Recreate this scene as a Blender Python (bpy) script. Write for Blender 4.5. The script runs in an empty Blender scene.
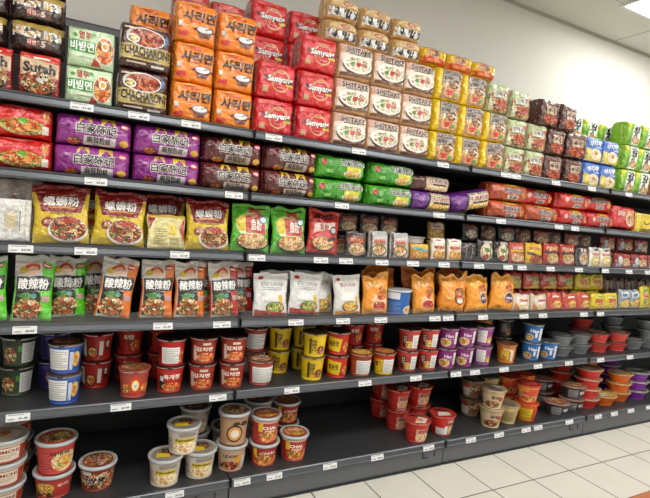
import bpy, math, random
from mathutils import Vector, Matrix, noise
random.seed(7)
SC = bpy.context.scene
COL = SC.collection
PI = math.pi

# ------------------------------------------------------------------ materials
def lin(h):
    h = h.lstrip('#')
    c = [int(h[i:i + 2], 16) / 255 for i in (0, 2, 4)]
    return [x / 12.92 if x <= .04045 else ((x + .055) / 1.055) ** 2.4 for x in c] + [1]

MATS = {}
def base_mat(name):
    m = bpy.data.materials.new(name); m.use_nodes = True
    nt = m.node_tree
    return m, nt, nt.nodes['Principled BSDF']

def bump(nt, b, scale, strength, dist=.002, detail=2):
    tc = nt.nodes.new('ShaderNodeTexCoord')
    n = nt.nodes.new('ShaderNodeTexNoise'); n.inputs['Scale'].default_value = scale; n.inputs['Detail'].default_value = detail
    bp = nt.nodes.new('ShaderNodeBump'); bp.inputs['Strength'].default_value = strength; bp.inputs['Distance'].default_value = dist
    nt.links.new(tc.outputs['Object'], n.inputs['Vector']); nt.links.new(n.outputs['Fac'], bp.inputs['Height'])
    nt.links.new(bp.outputs['Normal'], b.inputs['Normal'])

def plain(name, hexc, rough=.5, metal=0, bmp=None, spec=.5):
    if name in MATS: return MATS[name]
    m, nt, b = base_mat(name)
    b.inputs['Base Color'].default_value = lin(hexc); b.inputs['Roughness'].default_value = rough
    b.inputs['Metallic'].default_value = metal; b.inputs['Specular IOR Level'].default_value = spec
    if bmp: bump(nt, b, *bmp)
    MATS[name] = m
    return m

def ink(hexc):                 # printed glossy wrapper film, softly wrinkled
    m = plain('film_' + hexc.strip('#'), hexc, .22, 0, (26, .9, .024, 3), .6)
    q = m.node_tree.nodes['Principled BSDF']
    if not q.inputs['Coat Weight'].default_value:      # clear glossy overwrap
        q.inputs['Coat Weight'].default_value = .7; q.inputs['Coat Roughness'].default_value = .07
        m.node_tree.links.new(m.node_tree.nodes['Bump'].outputs['Normal'], q.inputs['Coat Normal'])
    return m
def card(hexc):                # printed paper / cup board
    return plain('board_' + hexc.strip('#'), hexc, .38, 0, None, .4)

def food(name, cols, scale, gloss=.28, strand=0):
    m, nt, b = base_mat('food_' + name)
    tc = nt.nodes.new('ShaderNodeTexCoord')
    no = nt.nodes.new('ShaderNodeTexNoise'); no.inputs['Scale'].default_value = scale * .6; no.inputs['Detail'].default_value = 3
    mx = nt.nodes.new('ShaderNodeMixRGB'); mx.inputs['Fac'].default_value = .045
    vo = nt.nodes.new('ShaderNodeTexVoronoi'); vo.inputs['Scale'].default_value = scale
    rp = nt.nodes.new('ShaderNodeValToRGB'); rp.color_ramp.interpolation = 'CONSTANT'
    el = rp.color_ramp.elements
    while len(el) < len(cols): el.new(.5)
    for i, c in enumerate(cols):
        el[i].position = i / len(cols); el[i].color = lin(c)
    nt.links.new(tc.outputs['Object'], no.inputs['Vector'])
    nt.links.new(tc.outputs['Object'], mx.inputs['Color1']); nt.links.new(no.outputs['Color'], mx.inputs['Color2'])
    nt.links.new(mx.outputs['Color'], vo.inputs['Vector'])
    sp = nt.nodes.new('ShaderNodeSeparateColor')
    nt.links.new(vo.outputs['Color'], sp.inputs['Color']); nt.links.new(sp.outputs[0], rp.inputs['Fac'])
    nt.links.new(rp.outputs['Color'], b.inputs['Base Color'])
    b.inputs['Roughness'].default_value = gloss
    bump(nt, b, 34, .5, .005)
    MATS['food:' + name] = m
food('red', ['b5301a', 'd9622a', 'e8a552', '8f1f14', 'd84a22', '4f7a2a', 'f0c98a'], 130)
food('yellow', ['e6b24a', 'f2cf7a', 'd98a2e', 'c65a22', '6f8f2f', 'f0dc9c'], 130)
food('dark', ['4a2416', '7d3f22', 'b5683a', 'd9a56a', '2e1710', '8c2a1a', 'd8c08a'], 130)
food('meat', ['7a2418', 'a8402a', 'c96a40', '5a1a12', '8f3020', 'd98a5a'], 110)
food('noodle', ['ecdcb4', 'e0c48c', 'f3e9cc', 'd0a86a', 'c98a4a', 'f3e9cc'], 140)
food('soup', ['dfa86e', 'efcf9e', 'c67a44', '6f7a3a', 'f2dcb8', 'b5523a', 'a08a5a'], 120)
food('pale', ['e9e0cf', 'd9c8a8', 'c9a887', 'a5583e', '7f8f52', 'f3ede0', 'e9e0cf'], 110)
food('mix', ['9c2a1c', 'c9572e', '3c2a22', 'e3b878', '5c7a34', 'efe0c0', '6a2018'], 120)
food('green', ['4f8a2a', '7fae3e', 'e3c878', 'b5763a', 'd9d2a0', '2f5a1e'], 120)
food('sheen', ['c9cdd0', '8a8d90', 'f2f3f3', '4a4a4a', 'ddc9a0', 'b08850', '2c2624'], 90, .18)
food('choco', ['4a241a', '5c2f22', '3a1a14', '6f3a2a', '9c6a52', '3a1a14'], 120)

def M(c):
    if c in MATS: return MATS[c]
    if c.startswith('card:'): return card(c[5:])
    return ink(c)

# ------------------------------------------------------------------ mesh builder
class MB:
    def __init__(s): s.v = []; s.f = []; s.m = []; s.slots = []
    def slot(s, mat):
        if mat not in s.slots: s.slots.append(mat)
        return s.slots.index(mat)
    def add(s, vs, fs, mat):
        o = len(s.v); k = s.slot(mat) if not isinstance(mat, list) else None
        s.v += [tuple(v) for v in vs]
        for i, f in enumerate(fs):
            s.f.append([o + j for j in f]); s.m.append(k if k is not None else s.slot(mat[i]))
    def box(s, x0, x1, y0, y1, z0, z1, mat):
        vs = [(x, y, z) for z in (z0, z1) for y in (y0, y1) for x in (x0, x1)]
        s.add(vs, [(0, 2, 3, 1), (4, 5, 7, 6), (0, 1, 5, 4), (2, 6, 7, 3), (0, 4, 6, 2), (1, 3, 7, 5)], mat)
    def prism_x(s, prof, x0, x1, mat):       # closed (y, z) profile swept along x
        n = len(prof)
        vs = [(x0, y, z) for y, z in prof] + [(x1, y, z) for y, z in prof]
        fs = [(i, (i + 1) % n, n + (i + 1) % n, n + i) for i in range(n)] + [tuple(range(n - 1, -1, -1)), tuple(range(n, 2 * n))]
        s.add(vs, fs, mat)
    def lathe(s, prof, mat, n=36, sx=1, sy=1):  # prof: (r, z[, mat])
        vs = []; fs = []; ms = []
        for p in prof:
            for i in range(n):
                a = 2 * PI * i / n
                vs.append((p[0] * sx * math.sin(a), -p[0] * sy * math.cos(a), p[1]))
        for k in range(len(prof) - 1):
            mm = prof[k][2] if len(prof[k]) > 2 else mat
            for i in range(n):
                j = (i + 1) % n
                fs.append((k * n + i, k * n + j, (k + 1) * n + j, (k + 1) * n + i)); ms.append(mm)
        s.add(vs, fs, ms)
    def mesh(s, name, smooth=True):
        me = bpy.data.meshes.new(name)
        me.from_pydata(s.v, [], s.f); 
        for m in s.slots: me.materials.append(m)
        me.polygons.foreach_set('material_index', s.m)
        me.polygons.foreach_set('use_smooth', [smooth] * len(s.f))
        me.update()
        return me

def link(name, mesh, parent=None, loc=None, rot=None):
    o = bpy.data.objects.new(name, mesh); COL.objects.link(o)
    if parent: o.parent = parent
    if loc: o.location = loc
    if rot: o.rotation_euler = rot
    return o

# ------------------------------------------------------------------ printing (text and shapes laid on a surface)
_TX = {}
def text2d(s, off):
    k = (s, off)
    if k not in _TX:
        c = bpy.data.curves.new('lettering', 'FONT'); c.body = s; c.offset = off; c.resolution_u = 2; c.fill_mode = 'FRONT'
        o = bpy.data.objects.new('lettering', c); COL.objects.link(o)
        dg = bpy.context.evaluated_depsgraph_get()
        me = bpy.data.meshes.new_from_object(o.evaluated_get(dg))
        me.calc_loop_triangles()
        vs = [(v.co.x, v.co.y) for v in me.vertices]; ts = [tuple(t.vertices) for t in me.loop_triangles]
        bpy.data.objects.remove(o); bpy.data.curves.remove(c); bpy.data.meshes.remove(me)
        _TX[k] = (vs, ts)
    return _TX[k]

def shape_tris(d):
    """a printed shape as 2D triangles in face coordinates (-1..1), with its ink"""
    t = d[0]
    if t == 'R':
        x0, y0, x1, y1, c = d[1:]
        return [(( x0, y0), (x1, y0), (x1, y1)), ((x0, y0), (x1, y1), (x0, y1))], c
    if t == 'E':
        cx, cy, rx, ry, c = d[1:]
        n = 22; ps = [(cx + rx * math.cos(2 * PI * i / n), cy + ry * math.sin(2 * PI * i / n)) for i in range(n)]
        return [((cx, cy), ps[i], ps[(i + 1) % n]) for i in range(n)], c
    if t == 'O':
        cx, cy, rx, ry, th, c = d[1:]
        n = 26; a = [(math.cos(2 * PI * i / n), math.sin(2 * PI * i / n)) for i in range(n)]
        out = []
        for i in range(n):
            p, q = a[i], a[(i + 1) % n]
            A = (cx + rx * p[0], cy + ry * p[1]); B = (cx + rx * q[0], cy + ry * q[1])
            C = (cx + rx * th * q[0], cy + ry * th * q[1]); D = (cx + rx * th * p[0], cy + ry * th * p[1])
            out += [(A, B, C), (A, C, D)]
        return out, c
    if t == 'P':
        ps, c = d[1:]
        return [(ps[0], ps[i], ps[i + 1]) for i in range(1, len(ps) - 1)], c
    if t == 'T':
        s, cx, cy, w, h, c = d[1:7]; off = d[7] if len(d) > 7 else .025
        han = any(0x4e00 <= ord(ch) < 0xa000 for ch in s); rad = off
        off = 0 if han else (min(off, .035) if off < .06 else .065)
        sl = d[8] if len(d) > 8 else 0
        vs, ts = text2d(s, off); v0, _ = text2d(s, 0)
        xs = [v[0] for v in v0]; ys = [v[1] for v in v0]
        x0, x1, y0, y1 = min(xs), max(xs), min(ys), max(ys)
        f = lambda v: (cx + ((v[0] - x0) / (x1 - x0) - .5) * w + sl * ((v[1] - y0) / (y1 - y0) - .5) * h, cy + ((v[1] - y0) / (y1 - y0) - .5) * h + sl * .35 * ((v[0] - x0) / (x1 - x0) - .5) * w)
        if not han: return [tuple(f(vs[i]) for i in t3) for t3 in ts], c
        sh = [(math.cos(a) * .085, math.sin(a) * .085) for a in (.4, 1.45, 2.5, 3.54, 4.6, 5.64)] if rad > .06 else [(-.024, -.02), (.024, -.02), (.024, .022), (-.024, .022)] if rad > .028 else [(0, 0), (.03, 0), (.015, .022)]
        return [tuple(f((vs[i][0] + q[0], vs[i][1] + q[1])) for i in t3) for q in sh for t3 in ts], c
    raise ValueError(t)

def expand(ds):
    out = []
    for d in ds:
        if d[0] == 'TO':       # outlined text: outline first
            out.append(('T',) + d[1:6] + (d[7], .085) + d[8:]); out.append(('T',) + d[1:7] + (.03,) + d[8:])
        elif d[0] == 'BAR':    # barcode
            x0, y0, x1, y1 = d[1:5]; out.append(('R', x0, y0, x1, y1, 'f2f2ee'))
            n = 7
            for i in range(n):
                a = x0 + (x1 - x0) * (i + .3) / n; out.append(('R', a, y0 + (y1 - y0) * .2, a + (x1 - x0) * (.25 + .3 * (i % 2)) / n, y1 - (y1 - y0) * .1, '2a2a2a'))
        elif d[0] == 'LINES':  # small print
            x0, y0, x1, y1, n, c = d[1:7]
            for i in range(n):
                y = y1 - (y1 - y0) * (i + .5) / n; out.append(('R', x0, y - (y1 - y0) * .22 / n, x1 - (x1 - x0) * (.25 if i % 3 == 2 else 0), y + (y1 - y0) * .22 / n, c))
        else: out.append(d)
    return out

LAYER = .0004
def print_on(mb, ds, S, sx, sy, thr, eps=.0012, mat=M):
    """lays shapes on surface S(u, v, off); sx, sy = metres per face unit"""
    def ln(a, b): return math.hypot((a[0] - b[0]) * sx, (a[1] - b[1]) * sy)
    for i, d in enumerate(expand(ds)):
        tris, c = shape_tris(d)
        st = list(tris); fin = []
        while st:
            a, b, e = st.pop()
            l = (ln(a, b), ln(b, e), ln(e, a)); k = max(range(3), key=lambda q: l[q])
            if l[k] <= thr: fin.append((a, b, e)); continue
            if k == 1: a, b, e = b, e, a
            elif k == 2: a, b, e = e, a, b
            m = ((a[0] + b[0]) / 2, (a[1] + b[1]) / 2); st += [(a, m, e), (m, b, e)]
        ids = {}; vs = []; fs = []
        for t in fin:
            f = []
            for p in t:
                k = (round(p[0], 4), round(p[1], 4))
                if k not in ids: ids[k] = len(vs); vs.append(S(p[0], p[1], eps + LAYER * i))
                f.append(ids[k])
            if len(set(f)) == 3:
                (ax, ay), (bx, by), (ex, ey) = t
                if (bx - ax) * (ey - ay) - (by - ay) * (ex - ax) < 0: f.reverse()
                fs.append(f)
        mb.add(vs, fs, mat(c))

# ------------------------------------------------------------------ packs
def lerp_tab(tab, x):
    for (a, p), (b, q) in zip(tab, tab[1:]):
        if x <= b: return p + (q - p) * (x - a) / (b - a) if b > a else q
    return tab[-1][1]
POUCH = [(-1, .12), (-.93, .5), (-.7, .88), (-.3, 1), (.2, .88), (.55, .6), (.78, .25), (.88, .06), (1, .03)]

class Pack:
    def __init__(s, w, h, d, mode='brick', crk=.003, seed=0, p=5, q=5, flop=0):
        s.flop = flop; s.w, s.h, s.d, s.mode, s.crk, s.seed, s.p, s.q = w, h, d, mode, crk, seed, p, q
    def depth(s, u, v):
        u = max(-1, min(1, u)); v = max(-1, min(1, v))
        if s.mode == 'pouch': return max(.0015, s.d / 2 * (1 - abs(u) ** 2.4) ** .5 * lerp_tab(POUCH, v))
        return s.d / 2 * (1 - abs(u) ** s.p) ** (1 / s.p) * (1 - abs(v) ** s.q) ** (1 / s.q)
    def front(s, u, v, off=0, side=-1):
        n = noise.noise(Vector((u * s.w * 15 + s.seed * 9.1, v * s.h * 15, s.seed * 3.3 + side)))
        n2 = noise.noise(Vector((u * s.w * 28 + s.seed * 5.1, v * s.h * 28, s.seed * 7.7 + side)))
        dp = s.depth(u, v)
        k = min(1, dp / (s.d / 2) * 1.6)
        wob = 1 + .018 * noise.noise(Vector((s.seed * 2.2, v * 2.1, 4.4)))
        hob = 1 + .02 * noise.noise(Vector((u * 2.3, s.seed * 1.7, 9.4))) * (v + 1) / 2
        if s.flop:
            hob += s.flop * noise.noise(Vector((u * 1.6 + s.seed * 3.7, s.seed * 1.3, 2.2))) * max(0, v + .2)
            wob += s.flop * .45 * noise.noise(Vector((s.seed * 4.1, v * 1.7, 7.7)))
        if s.mode == 'pouch': wob *= 1 - .085 * max(0, 1 - abs(v + .05)) ** 2
        return (u * s.w / 2 * wob, side * (dp + (s.crk * (n + .4 * n2)) * k + off), (v + 1) / 2 * s.h * hob)
    def left(s, t, v, off=0):       # side face at -x, t runs from back (-1) to front (+1)
        u = (1 - abs(t) ** s.p) ** (1 / s.p) * (1 - abs(v) ** s.q) ** (1 / s.q)
        return (-(s.w / 2 * u + off + .001), -t * s.d / 2 * .98, (v + 1) / 2 * s.h)
    def body(s, mb, base, bands=(), nu=20, nv=18):
        us = [math.sin(PI / 2 * (2 * i / nu - 1)) for i in range(nu + 1)]
        vv = [math.sin(PI / 2 * (2 * j / nv - 1)) for j in range(nv + 1)]
        for side in (-1, 1):
            vs = [s.front(u, v, 0, side) for v in vv for u in us]; fs = []; ms = []
            for j in range(nv):
                for i in range(nu):
                    a = j * (nu + 1) + i; f = (a, a + 1, a + nu + 2, a + nu + 1)
                    fs.append(f if side < 0 else f[::-1])
                    uc, vc = (us[i] + us[i + 1]) / 2, (vv[j] + vv[j + 1]) / 2
                    c = base
                    for (u0, u1, v0, v1, cc) in bands:
                        if u0 <= uc <= u1 and v0 <= vc <= v1: c = cc
                    ms.append(M(c))
            mb.add(vs, fs, ms)

def end_seal(pk, sgn, col):           # crimped fin folded at the end of a flow-wrapped pack
    mb = MB(); n = 12; z0, z1 = pk.h * .12, pk.h * .88
    x0 = sgn * pk.w / 2 * .985; vs = []; fs = []
    for i in range(n + 1):
        z = z0 + (z1 - z0) * i / n; zz = .0016 * (1 if i % 2 else -1)
        for x, y in ((x0, -.0012), (x0 + sgn * .0012, -pk.d * .10 + zz), (x0 + sgn * .002, -pk.d * .22), (x0 + sgn * .0012, -pk.d * .10 + .002 + zz)):
            vs.append((x, y, z))
    for i in range(n):
        for k in range(4):
            fs.append((i * 4 + k, i * 4 + (k + 1) % 4, (i + 1) * 4 + (k + 1) % 4, (i + 1) * 4 + k))
    mb.add(vs, fs, M(col))
    return mb.mesh('end_seal')

def top_seal(pk, col, v0=.86):        # flat crimped strip along the top of a pouch
    mb = MB(); nx = 10; nz = 6; vs = []; fs = []
    for side in (-1, 1):
        for j in range(nz + 1):
            v = v0 + (1 - v0) * j / nz
            for i in range(nx + 1):
                u = -1 + 2 * i / nx
                x, y, z = pk.front(u, v, 0, side)
                vs.append((x * 1.004, y + side * (.0016 + .0007 * (j % 2)), z + .001))
    m = (nz + 1) * (nx + 1)
    for b in (0, 1):
        for j in range(nz):
            for i in range(nx):
                a = b * m + j * (nx + 1) + i; f = (a, a + 1, a + nx + 2, a + nx + 1)
                fs.append(f if b == 0 else f[::-1])
    mb.add(vs, fs, M(col))
    return mb.mesh('top_seal')

KIND = {}
def kind_pack(key, name, cat, w, h, d, base, decals, mode='brick', bands=(), side=(), seal=None, crk=.003, p=6.5, q=6, wrap='wrapper', nvar=2, sealname=None, sealv=.86, flop=0):
    vs = []
    for k in range(nvar):
        pk = Pack(w, h, d, mode, crk, seed=len(KIND) * 3 + k + 1, p=p, q=q, flop=flop)
        mb = MB(); pk.body(mb, base, bands)
        print_on(mb, decals, pk.front, w / 2, h / 2, .0125)
        if side: print_on(mb, side, pk.left, d / 2, h / 2, .03)
        parts = [(wrap, mb.mesh(wrap), ())]
        if mode == 'pouch': parts.append(('top_seal', top_seal(pk, seal or base, sealv), ()))
        elif seal:
            for sg in (-1, 1): parts.append(('end_seal', end_seal(pk, sg, seal), ()))
        vs.append(parts)
    top = max(v.co.z for pr in vs for _, me, _s in pr for v in me.vertices)
    KIND[key] = dict(name=name, cat=cat, vars=vs, w=w, h=top, d=d)

# ------------------------------------------------------------------ cups, tubs and trays
def cup_surf(rb, rt, h, sx=1, sy=1, z0=0):
    def S(u, v, off=0):
        a = u * PI / 2; r = rb + (rt - rb) * (v + 1) / 2 + off
        return (r * sx * math.sin(a), -r * sy * math.cos(a), z0 + (v + 1) / 2 * h)
    return S

def kind_cup(key, name, cat, rb, rt, h, base, decals, lid, lidcol='3a2c26', lid_art=(), bands=(), panel=None, sx=1, sy=1, rim='e8e6e0', body='cup_body', n=36):
    mb = MB(); base_m = card(base)
    prof = [(.001, .004), (rb * .9, .004), (rb * .93, 0), (rb, 0), (rb + .0008, .004)]
    nz = 12
    for i in range(nz + 1):
        t = i / nz; z = .004 + (h - .012) * t; c = base
        for v0, v1, cc in bands:
            if v0 <= t < v1: c = cc
        prof.append((rb + (rt - rb) * t, z, card(c)))
    rr = rt
    prof += [(rr + .001, h - .008, card(rim)), (rr + .0045, h - .0075, card(rim)), (rr + .006, h - .004, card(rim)), (rr + .0045, h - .0005, card(rim)), (rr - .001, h, card(rim)), (rr - .004, h - .002, card(rim)), (.001, h - .002, card(rim))]
    mb.lathe(prof, base_m, n, sx, sy)
    S = cup_surf(rb, rt, h - .012, sx, sy, .004)
    print_on(mb, decals, S, (rb + rt) / 2 * PI / 2, h / 2, .014, .0007, lambda c: MATS[c] if c in MATS else card(c))
    parts = [(body, mb.mesh(body), ())]
    if panel:                     # white paper nutrition sticker
        pb = MB(); u0, v0, u1, v1 = panel
        ds = [('R', u0, v0, u1, v1, 'e9e8e4'), ('LINES', u0 + .05, v0 + .12, u1 - .05, v1 - .1, 8, 'b9b7b2')]
        print_on(pb, ds, S, (rb + rt) / 2 * PI / 2, h / 2, .014, .0030, card)
        parts.append(('nutrition_label', pb.mesh('nutrition_label'), ()))
    lb = MB(); R = rt + .0055
    if lid == 'film':             # flat printed film sealed over the rim, with a pull tab
        m = plain('lidfilm_' + lidcol, lidcol, .22, .15, (60, .5, .003))
        lb.lathe([(R + .0012, h - .004), (R + .0016, h + .0004), (R - .002, h + .0016), (R * .8, h + .0012), (R * .4, h + .0016), (.0005, h + .0014)], m, n, sx, sy)
        top = lambda u, v, off=0: (R * .95 * sx * u, R * .95 * sy * v, h + .0018 + off)
        tb = MB(); y0 = -R * sy
        tb.add([(sx_ * q, y, zz) for zz2 in (0, -.0007) for (sx_, q, y, zz) in ((-1, .013, y0 + .001, h + .0006 + zz2), (1, .013, y0 + .001, h + .0006 + zz2), (1, .008, y0 - .008, h - .004 + zz2), (-1, .008, y0 - .008, h - .004 + zz2))],
               [(0, 3, 2, 1), (4, 5, 6, 7), (0, 1, 5, 4), (1, 2, 6, 5), (2, 3, 7, 6), (3, 0, 4, 7)], m)
        subs = [('pull_tab', tb.mesh('pull_tab'))]
    else:                         # clear snap-on plastic lid with a raised white-ish rim over a printed film
        rm = plain('lid_plastic', 'b3b7ba', .16, 0, None, .6); fm = plain('lidfilm_' + lidcol, lidcol, .3)
        lb.lathe([(R - .0005, h - .007), (R + .002, h - .0065), (R + .003, h - .001), (R + .0025, h + .004), (R + .0005, h + .0065), (R - .003, h + .007), (R - .005, h + .006), (R - .0065, h + .003, fm), (R * .5, h + .0034, fm), (.0005, h + .0036, fm)], rm, n, sx, sy)
        top = lambda u, v, off=0: ((R - .0075) * sx * u, (R - .0075) * sy * v, h + .0036 + off)
        subs = ()
    if lid_art: print_on(lb, lid_art, top, R, R, .03, .0006, lambda c: MATS[c] if c in MATS else card(c))
    parts.append(('lid', lb.mesh('lid'), subs))
    H = max(v.co.z for _, me, _s in parts for v in me.vertices)
    KIND[key] = dict(name=name, cat=cat, vars=[parts], w=2 * rt * sx + .012, h=H, d=2 * rt * sy + .012)

# ------------------------------------------------------------------ placing
LABELS = {}
CNT = {}
def put(key, x, y, z, label, group, rz=0, rx=0, ry=0):
    K = KIND[key]; i = CNT[key] = CNT.get(key, -1) + 1
    parts = K['vars'][i % len(K['vars'])]
    r = bpy.data.objects.new(K['name'], None); COL.objects.link(r)
    r.empty_display_size = .02
    if rx or ry:                  # a leaning thing still rests on its lowest point
        mt = Matrix.Rotation(rz, 3, 'Z') @ Matrix.Rotation(ry, 3, 'Y') @ Matrix.Rotation(rx, 3, 'X')
        z -= min((mt[2].dot(v.co) for _, me, _s in parts for v in me.vertices))
    r.location = (x, y, z); r.rotation_euler = (rx, ry, rz)
    r['label'] = label; r['category'] = K['cat']; r['group'] = group
    for nm, me, subs in parts:
        o = link(nm, me, r)
        if nm == 'nutrition_label': o['label'] = 'white paper nutrition label'
        for sn, sm in subs: link(sn, sm, o)
    if len(label.split()) > 16 or len(label.split()) < 4: print('LABEL LENGTH', len(label.split()), label)
    if label in LABELS: print('LABEL TWICE', label)
    LABELS[label] = 1
    return r

ROWS = {1: [''], 2: ['lower of two', 'upper of two'], 3: ['bottom of three', 'middle of three', 'top of three'], 4: ['bottom of four', 'second of four', 'third of four', 'top of four'],
        5: ['bottom of five', 'second of five', 'third of five', 'fourth of five', 'top of five']}
def KH(key, n): return n * (KIND[key]['h'] + .0006)
def stack(key, cols, z, desc, group, rz=None, jit=.03, gap=.0006, rx=0):
    """cols: (x, y, count, where) ; label = desc + row + where"""
    K = KIND[key]
    cup = 'cup' in K['name'] or 'bowl' in K['name']
    for c in cols:
        x, y, n, where = c[:4]
        a0 = c[4] if len(c) > 4 else rz
        for k in range(n):
            a = (a0 if a0 is not None else (-math.atan2(x + .64, 1.96 + y) * .75 if cup else 0)) + random.uniform(-jit, jit) * (3 if cup else 1)
            row = ROWS[n][k]
            lab = f"{desc}, {row} {where}" if row else f"{desc} {where}"
            put(key, x + random.uniform(-1, 1) * .0025, y + random.uniform(-1, 1) * .003, z + k * (K['h'] + gap), ' '.join(lab.split()), group, a, rx)

# ------------------------------------------------------------------ kinds of product
P5 = 'noodle_multipack'
# top shelf
kind_pack('sutah', 'noodle_packet', 'noodle packet', .125, .15, .06, '96201a', [
    ('R', -.92, -.05, .92, .85, 'd2b08a'), ('E', -.05, -.4, .9, .55, '3a1c16'), ('E', -.05, -.36, .84, .5, 'food:mix'), ('E', .1, -.2, .25, .16, 'food:sheen'),
    ('P', [(-.95, .75), (.2, .95), (.95, .6), (.95, .95), (-.95, .95)], 'c8281f'), ('T', 'Sutah', .0, .32, 1.5, .42, '1c1512', .045), ('R', -.3, .72, .5, .8, 'f0e6d0')],
    p=4, q=3.5, crk=.004, seal='c9352a')
kind_pack('black', P5, 'noodle multipack', .165, .1, .14, '2c1a16', [
    ('R', -.9, -.15, .85, .6, 'food:sheen'), ('R', -.62, -.1, -.5, .6, 'd9b48e'), ('R', .1, -.12, .2, .6, '7a6248'), ('P', [(-.95, .55), (.95, .4), (.97, .85), (-.97, .95)], 'a98d3c'),
    ('R', -.4, -.72, .5, -.25, '6f4a44'), ('P', [(-.42, -.3), (-.1, -.25), (-.02, -.6), (-.36, -.7)], 'b5382e'), ('T', '라면', -.22, -.47, .3, .3, 'e8d2c4'), ('T', '5', .2, -.48, .14, .34, 'e9d8cc', .04)],
    p=4, q=4, crk=.005, seal='3a241e')
kind_pack('bibim', P5, 'noodle multipack', .153, .133, .12, 'c9dfb8', [
    ('R', -.95, -.32, .2, .28, '3c9a3a'), ('E', .56, -.08, .42, .76, 'efe9dc'), ('E', .56, -.08, .38, .68, 'food:red'), ('E', .56, .16, .17, .24, 'f3efe4'), ('E', .56, .16, .09, .13, 'f0b030'),
    ('T', '비빔면', -.4, -.02, .98, .46, 'f6f8f0', .03), ('T', '열무', -.3, .56, .5, .36, 'b0401f', .03), ('E', -.72, .52, .1, .09, '4f9a3a'), ('E', .05, .66, .1, .08, '4f9a3a'), ('R', -.85, .86, -.4, .92, '6f8f5a'),
    ('P', [(-.0, -.95), (.12, -.55), (.3, -.72), (.42, -.95)], 'b3321e'), ('R', -.5, -.55, .1, -.45, 'e8f0da')],
    side=[('R', -.7, -.7, .6, .7, 'dfe8d2')], seal='a9cf94')
kind_pack('chili', P5, 'noodle multipack', .18, .162, .12, '43201a', [
    ('R', -.97, -.62, .97, .06, 'c4ab62'), ('E', -.05, .42, .78, .46, 'd8d8d4'), ('E', -.02, .42, .7, .4, 'food:meat'), ('E', -.55, .3, .26, .2, 'e4e0d4'), ('E', -.55, .3, .2, .14, 'food:green'),
    ('P', [(.7, .2), (.82, .5), (.74, .8), (.86, .5)], '3f74b5'), ('T', 'CHACHARONI', .02, -.22, 1.75, .38, '231410', .03), ('R', -.5, -.52, .5, -.45, '5a3a20'), ('R', -.75, -.8, .0, -.72, 'cfc0a8'), ('R', .2, -.86, .72, -.76, 'ddd3c4'), ('R', -.9, .7, -.5, .78, 'cfbfa0')],
    side=[('R', -.85, -.92, .8, .92, 'ddd8d0'), ('LINES', -.7, -.8, .65, .8, 9, '8f8780')], seal='5a2c22')
kind_pack('sari', P5, 'noodle multipack', .156, .152, .13, 'ef861a', [
    ('P', [(-.02, -.33), (.78, -.33), (.62, -.72), (.14, -.72)], '6b3020'), ('E', .38, -.32, .44, .2, '5a2a1e'), ('E', .38, -.31, .38, .16, 'e6e2e0'), ('P', [(.4, -.28), (.8, -.12), (.82, -.17), (.42, -.33)], '6b4a3a'),
    ('E', -.1, -.36, .07, .05, '5a2a1e'), ('E', .86, -.36, .07, .05, '5a2a1e'), ('T', '사리면', .08, .28, 1.55, .5, '1e130c', .05, .12), ('R', -.5, .66, .35, .74, 'e0562a'), ('R', -.3, -.02, .2, .04, 'e8632a'),
    ('R', -.9, -.35, -.7, -.1, 'd9ccb4'), ('R', -.9, -.78, -.45, -.56, 'd8342a'), ('P', [(-.9, .8), (-.2, .92), (.3, .84), (-.3, .8)], 'f6b25a')], seal='f2a24a', crk=.004)
kind_pack('samyang', P5, 'noodle multipack', .174, .152, .13, 'cf1c24', [
    ('O', .15, -.02, .5, .62, .86, 'cf9a62'), ('R', -.1, .4, .38, .46, 'e8a08a'), ('TO', 'Samyang', .12, .03, 1.3, .42, 'f4f2ee', '2a1414', .1), ('R', .42, -.26, .82, -.14, 'ddc23a'),
    ('R', -.05, -.4, .35, -.35, 'eaa59a'), ('R', -.78, -.72, -.5, -.42, 'c8a070'), ('R', -.72, -.02, -.62, .22, '2a1414'), ('P', [(-.9, .62), (-.2, .84), (.6, .74), (.0, .92), (-.9, .9)], 'dc4a4c')],
    side=[('R', -.75, -.8, .7, .75, 'b9807e'), ('LINES', -.6, -.7, .55, .6, 10, '8f3a3c')], seal='d9484c', crk=.0045)
kind_pack('redfoil', P5, 'noodle multipack', .152, .14, .12, 'b83a34', [
    ('R', -.95, -.3, .95, .2, 'd9ccc4'), ('P', [(-.7, -.3), (-.4, .2), (-.2, .2), (-.5, -.3)], '8f2a24'), ('P', [(.2, -.3), (.5, .2), (.65, .2), (.4, -.3)], 'c23a34'), ('R', -.6, .5, .5, .8, 'd6625a')], seal='d9a09a', crk=.006)
kind_pack('shii', P5, 'noodle multipack', .178, .153, .13, 'cfa676', [
    ('R', -.97, -.68, .97, .97, 'ecd9c8'), ('P', [(-.97, .4), (-.97, .97), (.97, .97), (.97, .75), (.3, .9)], 'dcab98'), ('E', .04, -.2, .9, .62, '4a3022'), ('E', .04, -.08, .88, .56, 'f1ece0'), ('E', .04, -.12, .74, .4, 'food:pale'),
    ('E', -.3, -.16, .13, .12, '3f8a3a'), ('E', .05, -.13, .14, .14, 'c23a28'), ('E', .4, -.1, .2, .12, 'a87a56'), ('TO', 'SHIITAKE', .02, .64, 1.5, .32, '1f1a18', 'f0e8dc'), ('R', -.5, .4, .5, .46, '8f6a54'),
    ('P', [(-.95, -.72), (.95, -.62), (.95, -.8), (-.95, -.9)], '7a5034')], seal='d0ac7a', crk=.004)
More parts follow.
